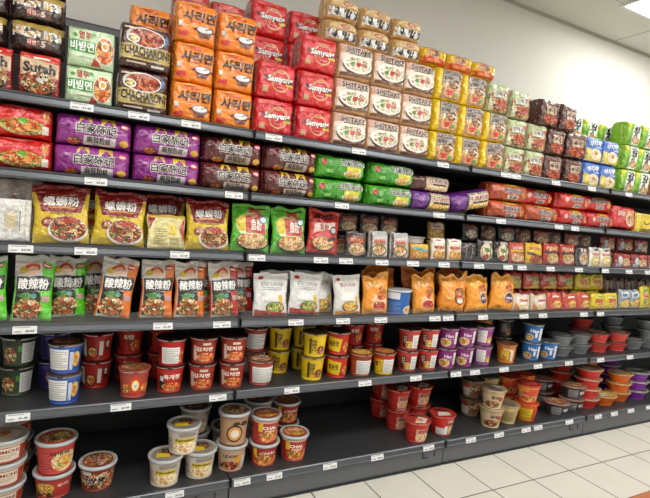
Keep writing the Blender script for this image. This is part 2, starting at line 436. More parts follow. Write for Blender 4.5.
kind_pack('gold', P5, 'noodle multipack', .164, .096, .14, 'cfa468', [
    ('R', -.93, -.75, .93, .02, 'food:sheen')] + [('P', [(-.85 + .3 * i, -.72), (-.72 + .3 * i, -.72), (-.66 + .3 * i, .0), (-.8 + .3 * i, .0)], '2a2420' if i % 2 else 'e9e6e0') for i in range(6)] + [
    ('P', [(-.9, .1), (-.4, .8), (.0, .3), (.4, .85), (.9, .2), (.9, .5), (.4, .95), (-.5, .95)], 'd9b884'), ('E', .1, .45, .3, .22, 'b86a48'), ('T', '라면', .1, .45, .3, .22, 'f0e6d4')], p=4, q=4, crk=.007, seal='cfae78')
kind_pack('kal', P5, 'noodle multipack', .163, .157, .13, 'eac818', [
    ('R', -.68, -.93, .95, .93, 'b98a5e'), ('E', .12, -.3, .78, .6, 'food:soup'), ('E', .25, .05, .4, .3, '2c211c'), ('E', .22, .02, .3, .2, 'food:dark'), ('E', .0, -.55, .17, .16, 'd2281c'), ('E', .45, -.6, .15, .13, '3f9a3a'), ('P', [(-.66, .05), (.4, .3), (.92, .9), (-.66, .9)], '9a8c80'),
    ('T', 'KALGUKSU', .02, .7, 1.15, .24, '2a1e16', .03), ('T', '칼국수', -.2, .38, .7, .24, '2f2014', .03), ('P', [(.3, .05), (.85, -.2), (.8, -.05), (.35, .2)], 'd9d4cc'), ('P', [(.55, .6), (.9, .85), (.9, .3)], '7a5a48')], seal='f0d84a')
kind_pack('kaltop', P5, 'noodle multipack', .163, .09, .15, 'e2b818', [
    ('R', -.95, -.85, .95, -.2, 'cf4a22'), ('E', -.2, .25, .52, .5, 'c9a080'), ('E', -.2, .22, .42, .38, 'food:dark'), ('P', [(.5, -.2), (.95, .2), (.95, .8), (.6, .9)], 'f0d030'), ('R', -.7, -.7, .4, -.45, 'e88a4a')], p=4, q=3, crk=.006, seal='e8c23a')
kind_pack('seaweed', P5, 'noodle multipack', .158, .153, .13, 'a5ab84', [
    ('R', -.92, -.9, .92, .35, 'food:mix'), ('P', [(-.9, .3), (.9, .1), (.9, .9), (-.9, .9)], 'a9b47c'), ('R', -.55, .05, .6, .5, 'd9d6cc'), ('T', '미역국', .02, .28, .9, .3, '5a4a40', .03), ('E', .1, -.4, .5, .3, 'food:meat'), ('P', [(-.9, -.9), (-.5, -.9), (-.85, .2)], 'c9cfa8'),
    ('P', [(.3, .5), (.9, .2), (.9, .75)], 'b04a3a')], seal='c2c8a0', crk=.006)
kind_pack('cocoa', P5, 'noodle multipack', .156, .152, .13, '4f2a20', [
    ('E', 0, -.48, .75, .38, 'food:meat'), ('R', -.5, -.12, .55, .5, 'bd9a78'), ('T', '4국', .02, .2, .8, .4, '2a1a14', .04), ('P', [(-.9, .55), (.9, .6), (.8, .8), (-.8, .75)], '6a3f32'), ('R', -.4, -.2, .4, -.16, '8f6a54')],
    side=[('R', -.6, -.6, .5, .5, '5f372b')], seal='6a4034', crk=.006)
kind_pack('sea', P5, 'noodle multipack', .158, .152, .13, '3a70c4', [
    ('P', [(-.95, -.95), (.95, -.95), (.95, -.3), (-.95, .1)], 'e3cf58'), ('E', .1, -.35, .6, .45, 'efe6cc'), ('E', .1, -.35, .48, .34, 'food:noodle'), ('E', .15, -.3, .2, .16, 'b58a5a'), ('T', '바지락', -.05, .5, 1.3, .42, 'e9eef6', .04, .15), ('R', .1, .16, .8, .24, 'cfdcf0')], seal='6a94d8', crk=.006)
kind_pack('lime', P5, 'noodle multipack', .158, .155, .13, '8ac42a', [
    ('P', [(-.55, -.95), (.55, -.95), (.8, .95), (-.3, .95)], 'eef0e6'), ('T', '감', .2, .48, .75, .62, '23261c', .06), ('T', '자', .12, -.08, .7, .56, '23261c', .06), ('E', .1, -.55, .5, .3, 'b58a52'), ('E', -.05, -.55, .22, .2, 'd9b87a'), ('P', [(-.95, .3), (-.4, .95), (-.95, .95)], 'e0dc3a'),
    ('P', [(.8, .0), (.95, .0), (.95, .95), (.75, .95)], 'd9de4a'), ('P', [(-.9, -.9), (-.5, -.9), (-.7, .2)], '5f9a2a')], seal='b5d84a', crk=.006)
kind_pack('mauve', P5, 'noodle multipack', .158, .145, .13, '8f3a34', [('E', .1, -.1, .6, .5, 'food:soup'), ('R', -.7, .5, .6, .85, 'c9a08a')], seal='a85a50')
# second shelf (long flat multipacks)
def flat(key, w, h, base, ds, **k): kind_pack(key, P5, 'noodle multipack', w, h, .15, base, ds, p=5, q=3.2, crk=.005, **k)
flat('crimson', .25, .11, 'cf2420', [('E', .3, -.35, .55, .5, 'food:green'), ('E', .3, -.3, .45, .42, 'food:red'), ('E', .3, .0, .12, .2, '6fae2e'), ('R', .76, .0, .93, .75, 'cf5a3a'), ('T', '陈记', .84, .4, .12, .5, 'e8c25a'), ('R', .76, -.7, .92, -.2, 'e4d8cc'), ('R', -.99, -.8, -.93, .8, 'b08a5a'),
     ('P', [(-.3, .9), (.3, .7), (.6, .92)], 'e0615a')], seal='d9483f')
def baijia(key, base, band, pic, seal):
    flat(key, .25, .109, base, [('R', -.42, .5, -.1, .92, 'd9b81e'), ('R', .15, .45, .52, .92, 'd9b81e'), ('P', [(-.4, .5), (-.25, .85), (-.12, .5)], base), ('P', [(.2, .45), (.34, .85), (.5, .45)], base),
         ('TO', '白家陈记', .04, .12, 1.06, .64, '17100c', 'e9e2dc'), ('R', -.3, -.92, .55, -.36, band), ('T', '麻辣粉丝', .1, -.6, .62, .42, '3a3230', .03), ('E', .78, .5, .12, .2, 'c94a5a'), ('R', .7, .42, .86, .56, 'ead0d0'), ('E', -.55, -.78, .17, .2, pic), ('E', .78, -.62, .13, .22, 'd9a83a'),
         ('P', [(-.92, .2), (-.7, .45), (-.6, .3), (-.8, .1)], seal)], seal=seal)
baijia('violet', '8f2c88', 'cdc6cc', 'food:red', 'a04e9c')
baijia('maroon', '581a1a', 'a89a8c', 'food:red', '7a3230')
flat('leaf', .25, .103, '4aa626', [('P', [(-.62, .8), (-.3, .9), (-.1, -.9), (-.75, -.9)], '3a8f20'), ('E', .42, -.55, .38, .36, 'e9e2cc'), ('E', .42, -.6, .32, .3, 'food:yellow'), ('TO', '白家陈记', .35, .45, .95, .6, '17140f', 'eef2e4'), ('R', .1, -.3, .75, .08, 'd2c83a'), ('E', -.8, .3, .1, .3, 'b8322a'), ('R', .85, .2, .96, .6, 'dfe6d0'), ('R', -.7, -.6, -.45, -.3, '7fc45a')], seal='6abf44')
flat('grape', .25, .1, '6a2d86', [('P', [(-.35, -.9), (-.15, .9), (.95, .9), (.95, -.9)], 'cfc2a0'), ('P', [(-.4, -.9), (-.2, .85), (-.1, .85), (-.3, -.9)], '2a1a1e'), ('E', .3, -.5, .55, .42, 'food:yellow'), ('TO', '牛肉粉丝', .35, .35, .95, .55, '8f2a24', 'f2ece0'), ('R', .0, -.2, .8, .0, '3a2a2a'), ('E', -.7, .2, .1, .3, '9a4a9a')], seal='8a50a4')
flat('plum', .25, .085, '5a2622', [('R', -.35, -.8, .95, .85, 'c9b494'), ('E', .3, -.5, .55, .42, 'food:noodle'), ('TO', '牛肉粉丝', .3, .35, .95, .55, '6f1f22', 'efe6da'), ('R', .0, -.2, .7, .0, '3a2a2a')], seal='7a4640')
flat('rust', .284, .1, 'b8481a', [('R', -.35, .72, .6, .95, 'd9bc20'), ('TO', '阿宽红油', .1, .2, .9, .6, '241a16', 'e4ddd6'), ('R', -.2, -.75, .4, -.3, 'c9beb4'), ('T', '面皮', .1, -.52, .4, .34, '33241f', .03), ('E', .75, -.1, .2, .5, 'food:red'), ('E', -.7, -.3, .2, .4, 'a23a14')], seal='cf6a34')
flat('scarlet', .262, .1, 'c4201c', [('R', -.3, .65, .45, .95, 'd9bc20'), ('TO', '阿宽甜水', .05, .22, .95, .6, '241a16', 'e4ddd6'), ('R', -.2, -.75, .35, -.3, 'cfc0b8'), ('T', '面皮', .08, -.52, .4, .34, '33241f', .03), ('E', .75, -.1, .2, .5, 'food:red'), ('E', -.72, .1, .1, .3, 'e8b8a8')], seal='d94a42')
kind_pack('tiltred', P5, 'noodle multipack', .23, .15, .12, 'c81c1a', [('R', .05, -.6, .75, .7, 'd98a5a'), ('E', .38, -.15, .34, .6, 'e6d9c4'), ('E', .38, -.15, .28, .5, 'food:soup'), ('T', '火鸡面', -.4, .3, .7, .5, 'e8d8c8', .04), ('P', [(.8, -.9), (.95, -.9), (.95, .9), (.85, .9)], 'e04a40')], seal='dc4a44', crk=.006)
kind_pack('sun', P5, 'noodle multipack', .24, .14, .12, 'd6b81c', [('E', .1, .0, .6, .6, 'e8c92a'), ('E', .1, .1, .36, .26, '5a4416'), ('E', .1, .2, .34, .22, 'e8c92a'), ('P', [(-.95, -.9), (-.6, -.9), (-.5, .9), (-.9, .9)], 'e6d04a'), ('R', -.2, -.75, .6, -.55, '7a5a1a')], seal='e6d23a', crk=.006)
# third shelf: pouches
NP = 'noodle_pouch'
def pouch(key, w, h, base, ds, seal=None, bands=(), d=.055, sealv=.86, crk=.003, cat='noodle pouch', p=3, flop=.06): kind_pack(key, NP, cat, w, h, d, base, ds, mode='pouch', bands=bands, seal=seal, sealv=sealv, crk=crk, wrap='pouch_body', flop=flop)
pouch('snail', .186, .207, 'd8b820', [
    ('P', [(-.72, .08), (-.3, .16), (.3, .16), (.72, .08), (.9, .84), (-.9, .84)], '861c16'), ('TO', '螺蛳粉', .0, .45, 1.25, .32, 'f4f0e8', '4a1008'), ('R', -.5, .2, .5, .27, 'c97a1c'), ('R', -.45, .02, .45, .07, 'a87a10'), ('E', -.5, -.28, .22, .17, '8f1f18'), ('T', '真品', -.5, -.28, .26, .14, 'e8cfa0'),
    ('E', .24, -.52, .72, .46, 'e9e6de'), ('E', .24, -.48, .66, .42, 'food:mix'), ('E', .06, -.26, .36, .18, '33302c'), ('E', .06, -.26, .3, .14, 'food:dark'), ('E', .3, -.2, .32, .1, 'b5432c')],
    seal='8a2018', bands=[(-1, 1, .76, 1.01, '8a2018')])
pouch('snailback', .148, .135, 'ddd08e', [('P', [(-.95, .1), (-.5, .95), (-.95, .95)], '9a2018'), ('R', .1, -.2, .5, .4, 'd9bf30'), ('LINES', -.7, -.8, .0, .2, 7, 'a89a5a'), ('LINES', .1, -.8, .85, -.3, 4, 'a89a5a'), ('P', [(.7, .3), (.95, -.9), (.95, .9)], 'b5281e')], seal='c9a51e', d=.035)
pouch('mustard', .172, .207, '58b62a', [
    ('P', [(-.2, .9), (.5, .9), (.42, .5), (-.1, .5)], 'a8432c'), ('T', '酸菜鱼', .35, .88, .85, .15, '1f1f1a', .04), ('E', .0, .1, .85, .52, 'c9d8a0'), ('P', [(-.85, .3), (-.5, .55), (.0, .5), (-.1, -.1), (-.7, -.2)], 'd9c23a'), ('P', [(-.35, .5), (.6, .58), (.85, -.25), (-.3, -.3)], 'b83a30'), ('E', .1, .56, .22, .12, 'd8a078'), ('T', '鱼粉', .25, .15, .6, .5, 'ece2d6', .05),
    ('E', .6, .36, .22, .17, '2e6a7a'), ('E', .6, .36, .16, .12, 'd0e0dc'), ('E', .1, -.58, .86, .38, '2a3a1e'), ('E', .1, -.55, .8, .34, 'food:soup'), ('R', -.5, -.28, .6, -.24, 'e8d8a0')], seal='6ac23c')
pouch('chilifish', .168, .205, 'c4241e', [
    ('T', '麻辣鱼', -.05, .72, 1.3, .24, '1f1412', .05, .15), ('P', [(-.8, -.1), (.6, .2), (.7, .5), (-.7, .35)], 'd8bdb0'), ('T', '鱼粉', -.1, .22, .6, .3, '8f1c18', .05), ('E', .55, .1, .24, .2, '2a2a2a'), ('E', .55, .1, .16, .13, 'c9c4bc'), ('E', -.1, -.55, .75, .34, '4a2018'), ('E', -.1, -.53, .68, .3, 'food:soup'), ('P', [(.1, -.35), (.8, -.15), (.8, -.28), (.2, -.45)], '1f1714')], seal='d24a3e')
kind_pack('whitebox', 'noodle_box', 'noodle box', .2, .15, .05, 'dcdad6', [
    ('T', '过桥', -.62, .25, .5, .6, '2a2624', .03), ('T', '米线', -.05, .05, .18, .5, 'b5382e'), ('R', .22, -.55, .62, .5, 'c4bdb0'), ('R', .28, -.3, .56, .3, 'cbbf94'), ('R', .66, -.5, .7, .45, '8f8c88'), ('R', .82, -.75, .86, .85, 'cfc9a8'), ('T', '云南', -.62, -.5, .36, .36, '3a3432')], p=9, q=9, crk=.0006, wrap='box_body', nvar=1)
kind_pack('woodbox', 'noodle_box', 'noodle box', .2, .225, .06, 'a89c90', [('R', -.9, -.9, -.1, .92, 'b8aca0'), ('R', .0, -.9, .45, .92, '93877c'), ('R', .5, -.9, .92, .92, 'b0a498'), ('P', [(.0, .3), (.12, .5), (.24, .3), (.15, .38)], 'a04838'), ('P', [(.5, .1), (.62, .34), (.74, .08), (.62, .18)], 'a04838'), ('E', -.5, .5, .1, .06, '8a7a5a')], p=9, q=9, crk=.0006, wrap='box_body', nvar=1)
# third shelf: small packets
PK = 'noodle_packet'
def packet(key, w, h, base, ds, seal=None, d=.035, crk=.003): kind_pack(key, PK, 'noodle packet', w, h, d, base, ds, seal=seal, p=3.2, q=3.2, crk=crk, flop=.05)
packet('mamadark', .112, .128, '2e211e', [('R', -.85, -.1, .85, .6, '6a3a26'), ('T', 'MAMA', .0, .25, 1.3, .36, 'cf6a38', .04), ('E', .0, -.45, .8, .48, 'c9b098'), ('E', .0, -.45, .7, .4, 'food:soup'), ('R', -.7, .68, .6, .82, '4a3a34')], seal='3a2c28')
packet('mamalow', .112, .103, '2e211e', [('R', -.85, -.1, .85, .6, '6a3a26'), ('T', 'MAMA', .0, .25, 1.3, .36, 'cf6a38', .04), ('E', .0, -.45, .8, .48, 'c9b098'), ('E', .0, -.45, .7, .4, 'food:soup'), ('R', -.7, .68, .6, .82, '4a3a34')], seal='3a2c28')
packet('mamawhite', .112, .132, 'cfc9c0', [('T', 'MAMA', .05, .2, 1.2, .34, 'c8432a', .04), ('E', .0, -.45, .78, .46, '4a4240'), ('E', .0, -.45, .7, .4, 'food:soup'), ('P', [(-.9, .5), (.9, .7), (.9, .92), (-.9, .92)], 'aeb0b0'), ('R', -.5, -.02, .6, .04, '7fa050'), ('P', [(-.95, -.9), (-.7, -.9), (-.75, .9), (-.95, .9)], '5a4a44')], seal='b8b8b4')
packet('mamayel', .098, .118, 'e6dcc8', [('E', .0, -.55, .85, .5, 'food:yellow'), ('T', 'MAMA', .0, .15, 1.4, .3, 'c83a24', .05), ('R', -.9, .55, .9, .9, 'f0ece4'), ('R', -.6, .7, .2, .82, 'c03a30'), ('E', .1, -.15, .35, .16, 'e0c49a')], seal='d9c9a0')
packet('yellowjunk', .112, .1, 'c89a3a', [('E', .0, -.4, .8, .5, 'food:yellow'), ('R', -.8, .2, .7, .8, 'ddd6c8'), ('T', 'MAMA', .0, .45, 1.1, .3, 'c84a2a', .05)], seal='d9b060')
packet('mee', .112, .082, 'c9862a', [('R', -.9, .2, .9, .9, 'd9b62a'), ('E', .0, -.4, .8, .45, 'food:yellow'), ('P', [(-.9, .3), (.9, .0), (.9, .25), (-.9, .6)], '4fa0b0')], seal='e0c050')
packet('blackveg', .12, .128, '26221f', [('E', .05, -.1, .8, .74, 'food:pale'), ('P', [(-.3, .2), (.2, .3), (.5, -.05), (.0, -.1)], '5a8a34'), ('R', -.3, .62, .7, .86, 'b8aea0'), ('E', -.1, -.55, .4, .26, 'food:meat'), ('R', .4, -.5, .5, .5, '3f6a2a')], seal='2e2a27')
packet('shadow', .108, .107, '26201f', [('P', [(-.6, -.8), (-.4, -.8), (-.3, .8), (-.5, .8)], '6f6a68'), ('P', [(.2, -.8), (.26, -.8), (.4, .8), (.3, .8)], '8f8a86'), ('E', .0, .5, .4, .2, '4a2a24')], seal='3a3432')
packet('indored', .132, .13, 'b8452a', [('T', 'IndoMie', .0, .45, 1.4, .3, 'e4b89a', .04), ('R', -.9, .08, .9, .25, 'd9b42a'), ('E', .0, -.45, .85, .45, 'food:soup')], seal='c96a48')
packet('indoyel', .14, .13, 'dcb41e', [('T', 'IndoMie', .0, .5, 1.3, .28, 'c85a1e', .04), ('P', [(-.9, -.1), (.9, -.4), (.9, -.2), (-.9, .15)], '3a2418'), ('E', .1, -.55, .75, .36, 'food:meat')], seal='e6c84a')
packet('redmie', .146, .138, 'ad241c', [('T', 'PEDAS', -.05, .5, 1.4, .3, 'e8c88a', .05), ('P', [(-.9, .05), (.9, .0), (.9, .2), (-.9, .25)], '2c1a16'), ('E', .1, -.4, .78, .48, 'food:soup'), ('E', -.4, -.2, .25, .2, 'food:green')], seal='c9483c')
packet('blackbowl', .118, .125, '2a2624', [('E', .1, -.2, .75, .66, 'cfc6b4'), ('E', .1, -.2, .62, .52, 'food:soup'), ('R', -.5, .5, .5, .9, 'c9c4bc'), ('P', [(-.1, .5), (.15, .5), (.2, .9), (-.05, .9)], '9a2a28')], seal='b9b4ac')
packet('hotwhite', .112, .13, 'e4dfd4', [('T', 'MAMA', .0, .3, 1.2, .26, 'd2601e', .05), ('E', .0, -.4, .8, .5, 'e6cf5a'), ('E', .0, -.4, .6, .36, 'food:noodle'), ('R', -.3, .62, .5, .84, '4a4440'), ('P', [(.85, -.9), (.95, -.9), (.95, .9), (.85, .9)], 'd97a3a')], seal='d98a4a')
packet('clearred', .18, .103, '8f2a20', [('E', -.4, .0, .3, .5, 'c9ccd0'), ('E', .3, -.2, .55, .55, 'food:soup'), ('R', -.1, .5, .9, .85, 'c0332a'), ('R', -.9, -.8, -.3, -.4, 'a8b0b8')], seal='b55a4a', crk=.006)
packet('brownbehind', .136, .102, '4a2620', [('E', .0, -.1, .7, .5, 'food:mix'), ('R', -.6, .5, .6, .8, '6a3a30')], seal='5a352c')
# fourth shelf pouches
def sour(key, acc, seal):
    pouch(key, .128, .232, 'dcd8d2', [
        ('R', .42, -.99, .97, .84, acc), ('R', -.8, .42, .36, .8, 'ddd0c0'), ('E', -.12, .62, .4, .16, 'c8502e'), ('E', -.1, .56, .3, .13, 'e6b898'), ('E', -.55, .56, .2, .1, 'd9b83a'), ('P', [(-.88, -.12), (.92, -.04), (.92, .4), (-.86, .36)], '1a1718'), ('R', -.86, -.9, .42, -.1, '241a16'), ('T', '酸辣粉', .02, .15, 1.55, .32, 'f2f0ec', .05), ('E', -.18, -.62, .72, .33, 'food:mix'),
        ('P', [(-.8, -.2), (-.2, -.1), (.2, -.24), (-.4, -.36)], '3f7a2a'), ('E', .1, -.22, .16, .08, '5a9a8a'), ('R', .5, -.4, .88, -.22, 'c9a0a0'), ('R', -.1, .84, .0, .86, acc), ('E', .62, .72, .26, .07, 'b8322a'), ('R', .45, .7, .8, .74, 'e8dccb')],
        seal=seal, d=.05, bands=[(-1, -.9, -1, .35, acc), (.9, 1, -1, .84, acc)])
sour('sourgreen', '56c81e', 'd9d9d0'); sour('sourorange', 'e0741c', 'e0d8cc'); sour('sourred', 'b52a22', 'd9d0c8')
pouch('ricewhite', .165, .19, 'dfdedb', [('T', '四川风味', .05, .5, 1.3, .2, '8f8c88', .02), ('E', -.6, .78, .16, .08, 'c8342e'), ('LINES', -.6, .2, .6, .38, 2, 'b0aeaa'), ('R', -.6, -.3, .5, .15, 'e9e8e4'), ('E', .2, -.6, .56, .28, '4a3a2a'), ('E', .2, -.58, .5, .24, 'food:green'), ('R', .42, -.35, .64, .0, 'e0b23a'), ('P', [(-.95, -.98), (.95, -.98), (.95, -.85), (-.95, -.7)], 'b8342a')], seal='e6e5e2', d=.05, crk=.004)
pouch('ricegold', .15, .19, 'dedbd4', [('T', '重庆风味', .0, .5, 1.2, .2, 'b08078', .02), ('E', -.62, .78, .14, .08, 'b84a3a'), ('R', -.6, -.3, .5, .15, 'e9e8e4'), ('E', .1, -.6, .6, .28, '5a4a2a'), ('E', .1, -.58, .52, .24, 'food:yellow'), ('P', [(-.95, -.98), (.95, -.98), (.95, -.86), (-.95, -.8)], 'd98a34'), ('R', .5, -.4, .7, -.1, 'e0b23a')], seal='e6e5e2', d=.05, crk=.004)
pouch('crunch', .152, .2, 'ee9612', [('E', .1, -.4, .6, .42, 'f0c89a'), ('E', .12, -.55, .5, .22, 'b02a20'), ('E', .28, .05, .45, .32, 'food:red'), ('T', 'Soon', -.2, .55, .9, .2, 'e8d2a8', .05), ('P', [(-.5, .8), (-.2, .3), (-.05, .75)], 'f2b040')], seal='f0a42c', d=.07, crk=.008, flop=0.16)
pouch('curl', .18, .2, 'ec9016', [('E', .35, -.1, .42, .5, '6a2a20'), ('E', .35, -.1, .34, .42, 'food:red'), ('E', .35, -.35, .24, .16, 'e4ddd6'), ('P', [(-.9, .5), (-.2, .3), (-.5, .9)], 'f4b440'), ('R', -.7, -.3, -.2, -.2, 'f2c060')], seal='f2a838', d=.08, crk=.011, flop=0.22)
pouch('grapeorange', .176, .2, 'ef9a1a', [('E', .3, -.2, .42, .36, 'e6c9a0'), ('E', .3, -.25, .38, .3, '3a2250'), ('R', -.0, -.3, .62, -.18, 'c9bfd0'), ('E', .3, .3, .3, .2, 'food:red'), ('P', [(-.9, .5), (-.1, .2), (-.4, .9)], 'f4b440')], seal='f2ac3c', d=.08, crk=.012, flop=0.22)
pouch('plainorange', .23, .222, 'd9701a', [('P', [(-.8, .2), (.2, .5), (.7, .2), (.1, .7)], 'e58a34'), ('P', [(-.6, -.4), (.6, -.2), (.4, -.5)], 'c85f14')], seal='e08430', d=.09, crk=.013, flop=0.25)
SP = 'snack_packet'
def spk(key, w, h, base, ds, seal, d=.04, crk=.005): kind_pack(key, SP, 'snack packet', w, h, d, base, ds, seal=seal, p=3, q=3, crk=crk, flop=.12)
spk('palesnack', .142, .1, 'd9c4ac', [('R', -.6, -.3, .6, .6, 'e9e4dc'), ('E', .1, -.55, .6, .35, 'food:noodle'), ('R', -.2, .1, .7, .4, 'c9705a'), ('P', [(-.9, -.9), (-.2, -.8), (-.8, .0)], 'd9884a')], 'e0cdb8')
spk('redsnack', .134, .11, 'c84a34', [('R', -.7, .35, .7, .75, 'c92a28'), ('R', -.4, .45, .5, .65, 'ead4c4'), ('E', .2, -.3, .6, .45, 'food:yellow'), ('E', -.5, -.5, .3, .3, 'd96a5a')], 'd97a60')
spk('redyellow', .152, .11, 'c23a2c', [('E', .35, -.1, .5, .6, 'food:green'), ('R', -.8, .0, -.1, .6, 'd9a890'), ('P', [(-.9, -.9), (.9, -.9), (.9, -.5), (-.9, -.7)], 'd8b030')], 'd0604a')
spk('yellowsnack', .142, .11, 'dcc41e', [('R', -.5, -.2, .6, .3, 'c9582a'), ('E', .3, -.5, .5, .35, 'food:yellow'), ('P', [(-.7, .3), (.0, .9), (.7, .4)], 'e8d84a'), ('R', -.3, .5, .5, .7, '8a9a2a')], 'e6d44a')
spk('bluesnack', .12, .13, '8f9aa6', [('R', -.8, .2, .8, .8, 'd9dde0'), ('R', -.6, .3, .3, .6, '3f6ab0'), ('E', .1, -.4, .6, .45, 'food:yellow'), ('R', -.9, -.8, -.4, -.2, 'e0c23a'), ('E', .6, .1, .2, .2, '4fa05a')], 'b8c0c8')
spk('tallyellow', .12, .16, 'd9c430', [('R', -.5, -.3, .5, .4, 'c9a08a'), ('E', .1, -.5, .5, .3, 'food:green'), ('R', -.4, .5, .5, .75, '6a9a3a'), ('R', -.3, .0, .5, .2, 'c83a34')], 'e6da60')
packet('tealbehind', .13, .1, '3a3a38', [('E', .0, -.2, .75, .5, 'food:pale'), ('R', -.7, .4, .7, .85, '8f4a36')], seal='4a4a46')
packet('rustbehind', .132, .098, '7a3420', [('E', .05, -.2, .75, .52, 'food:soup'), ('R', -.8, .35, .6, .8, 'a8502e')], seal='8a4a34')
spk('brownsnack', .115, .2, '5a4030', [('R', -.6, -.6, -.3, .8, '8f7048'), ('R', .1, -.7, .3, .7, 'a08050'), ('E', .0, .0, .3, .3, '3a2820')], '7a6040')
# cups on the fifth shelf; shade is put into the dark lid colours
CN = 'cup_noodle'
def cupn(key, base, ds, lidcol, panel=None, bands=(), rb=.0475, rt=.0562, h=.113, rim='d9d4cc', art=()):
    kind_cup(key, CN, 'cup noodle', rb, rt, h, base, ds, 'film', lidcol, lid_art=art, panel=panel, bands=bands, rim=rim)
PL = (-.15, -.85, .62, .8)
cupn('greencup', '3a4a30', [('E', -.35, -.2, .3, .6, 'food:mix'), ('R', .0, .1, .3, .7, '4f8f3a'), ('R', -.8, .55, .8, .9, '2f3a2a')], '33352e', panel=(.15, -.8, .75, .75))
cupn('bluecup', '2a4fa0', [('E', .62, .0, .2, .6, 'e0b23a'), ('E', .62, .0, .15, .48, 'food:yellow'), ('R', .3, -.8, .45, .6, 'b9c4dc'), ('R', -1, .75, 1, .95, '3a62b5')], '4a3a2e', panel=(-.6, -.75, .24, .8), art=[('E', 0, 0, .8, .8, 'food:dark')])
cupn('indigocup', '3a2f72', [('E', .1, -.1, .4, .6, 'food:dark'), ('R', -.5, .5, .5, .85, '5a4a9a')], '33303a')
cupn('redcup', 'a8241c', [('E', -.3, -.35, .28, .5, '2e1712'), ('E', -.3, -.35, .22, .42, 'food:red'), ('R', .02, -.6, .2, .6, 'd0c8c0'), ('R', .3, -.2, .5, .7, '2c1a18'), ('T', '쌀', .4, .35, .16, .5, 'e8dccc')], '6a2a24', panel=(-.95, -.7, -.6, .7))
cupn('redlabelcup', 'b02a20', [('R', -.15, -.2, .2, .7, '8a1a14'), ('T', '육개장', .0, .45, .5, .4, 'ecd8c0', .04), ('E', .35, -.3, .28, .5, 'food:red'), ('R', -.7, -.6, -.5, .6, '2c1c1a')], '7a2a22')
cupn('starcup', 'a8483a', [('P', [(0, .9), (.16, .3), (.34, .1), (.2, -.9), (-.2, -.9), (-.34, .1), (-.16, .3)], 'c9402a'), ('E', .0, -.05, .17, .45, 'e9d04a'), ('E', .0, -.08, .12, .32, 'e6e2da'), ('T', '신', .0, -.08, .1, .3, '3a3a6a'), ('E', -.45, -.3, .2, .4, 'food:red'), ('E', .45, -.3, .2, .4, 'food:red')], '93463a', art=[('E', 0, 0, .85, .85, 'food:dark')])
cupn('panelred', 'b8221c', [('E', .5, -.3, .3, .5, 'food:red'), ('R', -.8, -.4, -.5, .5, '7a1712')], '2e1a16', panel=(-.4, -.85, .45, .5), rb=.048)
cupn('beefcup', 'b3261e', [('R', -.55, -.75, -.25, .5, '23272c'), ('T', '육', -.4, .1, .2, .5, 'e6e0d8'), ('T', '육개장', .1, .3, .8, .4, 'efe2d0', .05), ('E', .1, -.55, .5, .36, 'food:red')], '33201a', rb=.048)
cupn('brickcup', '9a2f24', [('T', '김치면', .0, .2, .85, .34, 'f0e2d4', .05), ('R', -.1, .55, .3, .75, 'd9c8b4'), ('E', .1, -.5, .52, .38, 'food:red'), ('R', -.6, -.8, -.42, .5, 'c9b8a8')], '3a1d18')
cupn('tagcup', 'a8463a', [('R', -.6, .4, -.1, .62, 'ddb8a8'), ('E', .4, -.3, .3, .4, 'food:red')], '6a3a30', panel=(-.65, -.8, .65, .62), art=[('E', 0, 0, .82, .82, 'food:mix')])
cupn('yellowcup', 'd9b81a', [('T', '진라면', -.05, .05, .26, 1.1, '3a2a1a', .04), ('R', -.35, -.8, -.2, .7, '4a3420'), ('E', .36, -.4, .3, .46, 'c98a3a'), ('E', .36, -.4, .24, .38, 'food:dark')], '6a5424')
cupn('ryellowcup', 'b8281c', [('P', [(-.75, -.6), (.1, -.8), (.2, .5), (-.65, .7)], 'd9bc1e'), ('T', '매운맛', -.28, .0, .6, .5, '5a1a12', .05), ('E', .55, -.3, .26, .5, 'food:red')], '3a241c')
cupn('orangecup', 'b5522a', [('R', -.8, .5, .8, .85, '8f3a1e'), ('E', .55, -.3, .26, .5, 'food:red')], '8a4a24', panel=(-.5, -.85, .5, .55), art=[('E', 0, 0, .85, .85, 'food:yellow')])
cupn('ypanelcup', 'd2b01e', [('R', -.8, .5, .9, .95, 'b5301e'), ('P', [(-.75, -.8), (-.3, -.8), (-.3, .4), (-.75, .2)], 'e6cc2a'), ('T', '매', -.5, .0, .3, .5, '7a1a12', .06)], '6a3a22', panel=(-.12, -.85, .55, .55), art=[('E', 0, 0, .85, .85, 'food:red')])
cupn('rosecup', 'a63a32', [('R', -.45, -.7, -.15, .7, '2e2422'), ('T', '치즈', -.3, .1, .22, .8, 'd8c0b0'), ('E', .0, -.45, .26, .4, 'food:yellow'), ('R', -.9, .6, .9, .95, 'c23a30')], '5a2c26', panel=(.18, -.8, .62, .6))
cupn('purplecup', '8a2f78', [('E', -.2, -.45, .4, .46, 'e4d29a'), ('E', -.2, -.45, .32, .36, 'food:yellow'), ('T', 'Hao', .05, .3, .5, .35, 'ecd8e6', .05), ('R', .0, -.15, .4, .0, 'b56aa4')], '4a3a44', panel=(.4, -.6, .66, .75))
cupn('purplelabel', '8f3a80', [('E', .5, -.4, .24, .4, 'food:yellow'), ('R', -.8, .7, .8, .95, 'a05a94')], '4a3f44', panel=(-.42, -.7, .2, .7))
cupn('amber', 'cf7a24', [('P', [(-.5, -.5), (.1, -.7), (.1, .3), (-.5, .35)], 'd9b62a'), ('E', -.3, -.3, .25, .3, 'food:yellow'), ('T', '카레', -.05, .5, .5, .3, 'f0e0c0', .05)], '7a4a2a', panel=(.2, -.8, .4, .55))
cupn('inkcup', '2c2a30', [('R', -.3, -.4, .1, .6, '6a6870'), ('E', .3, -.3, .25, .5, 'food:dark')], '26242a')
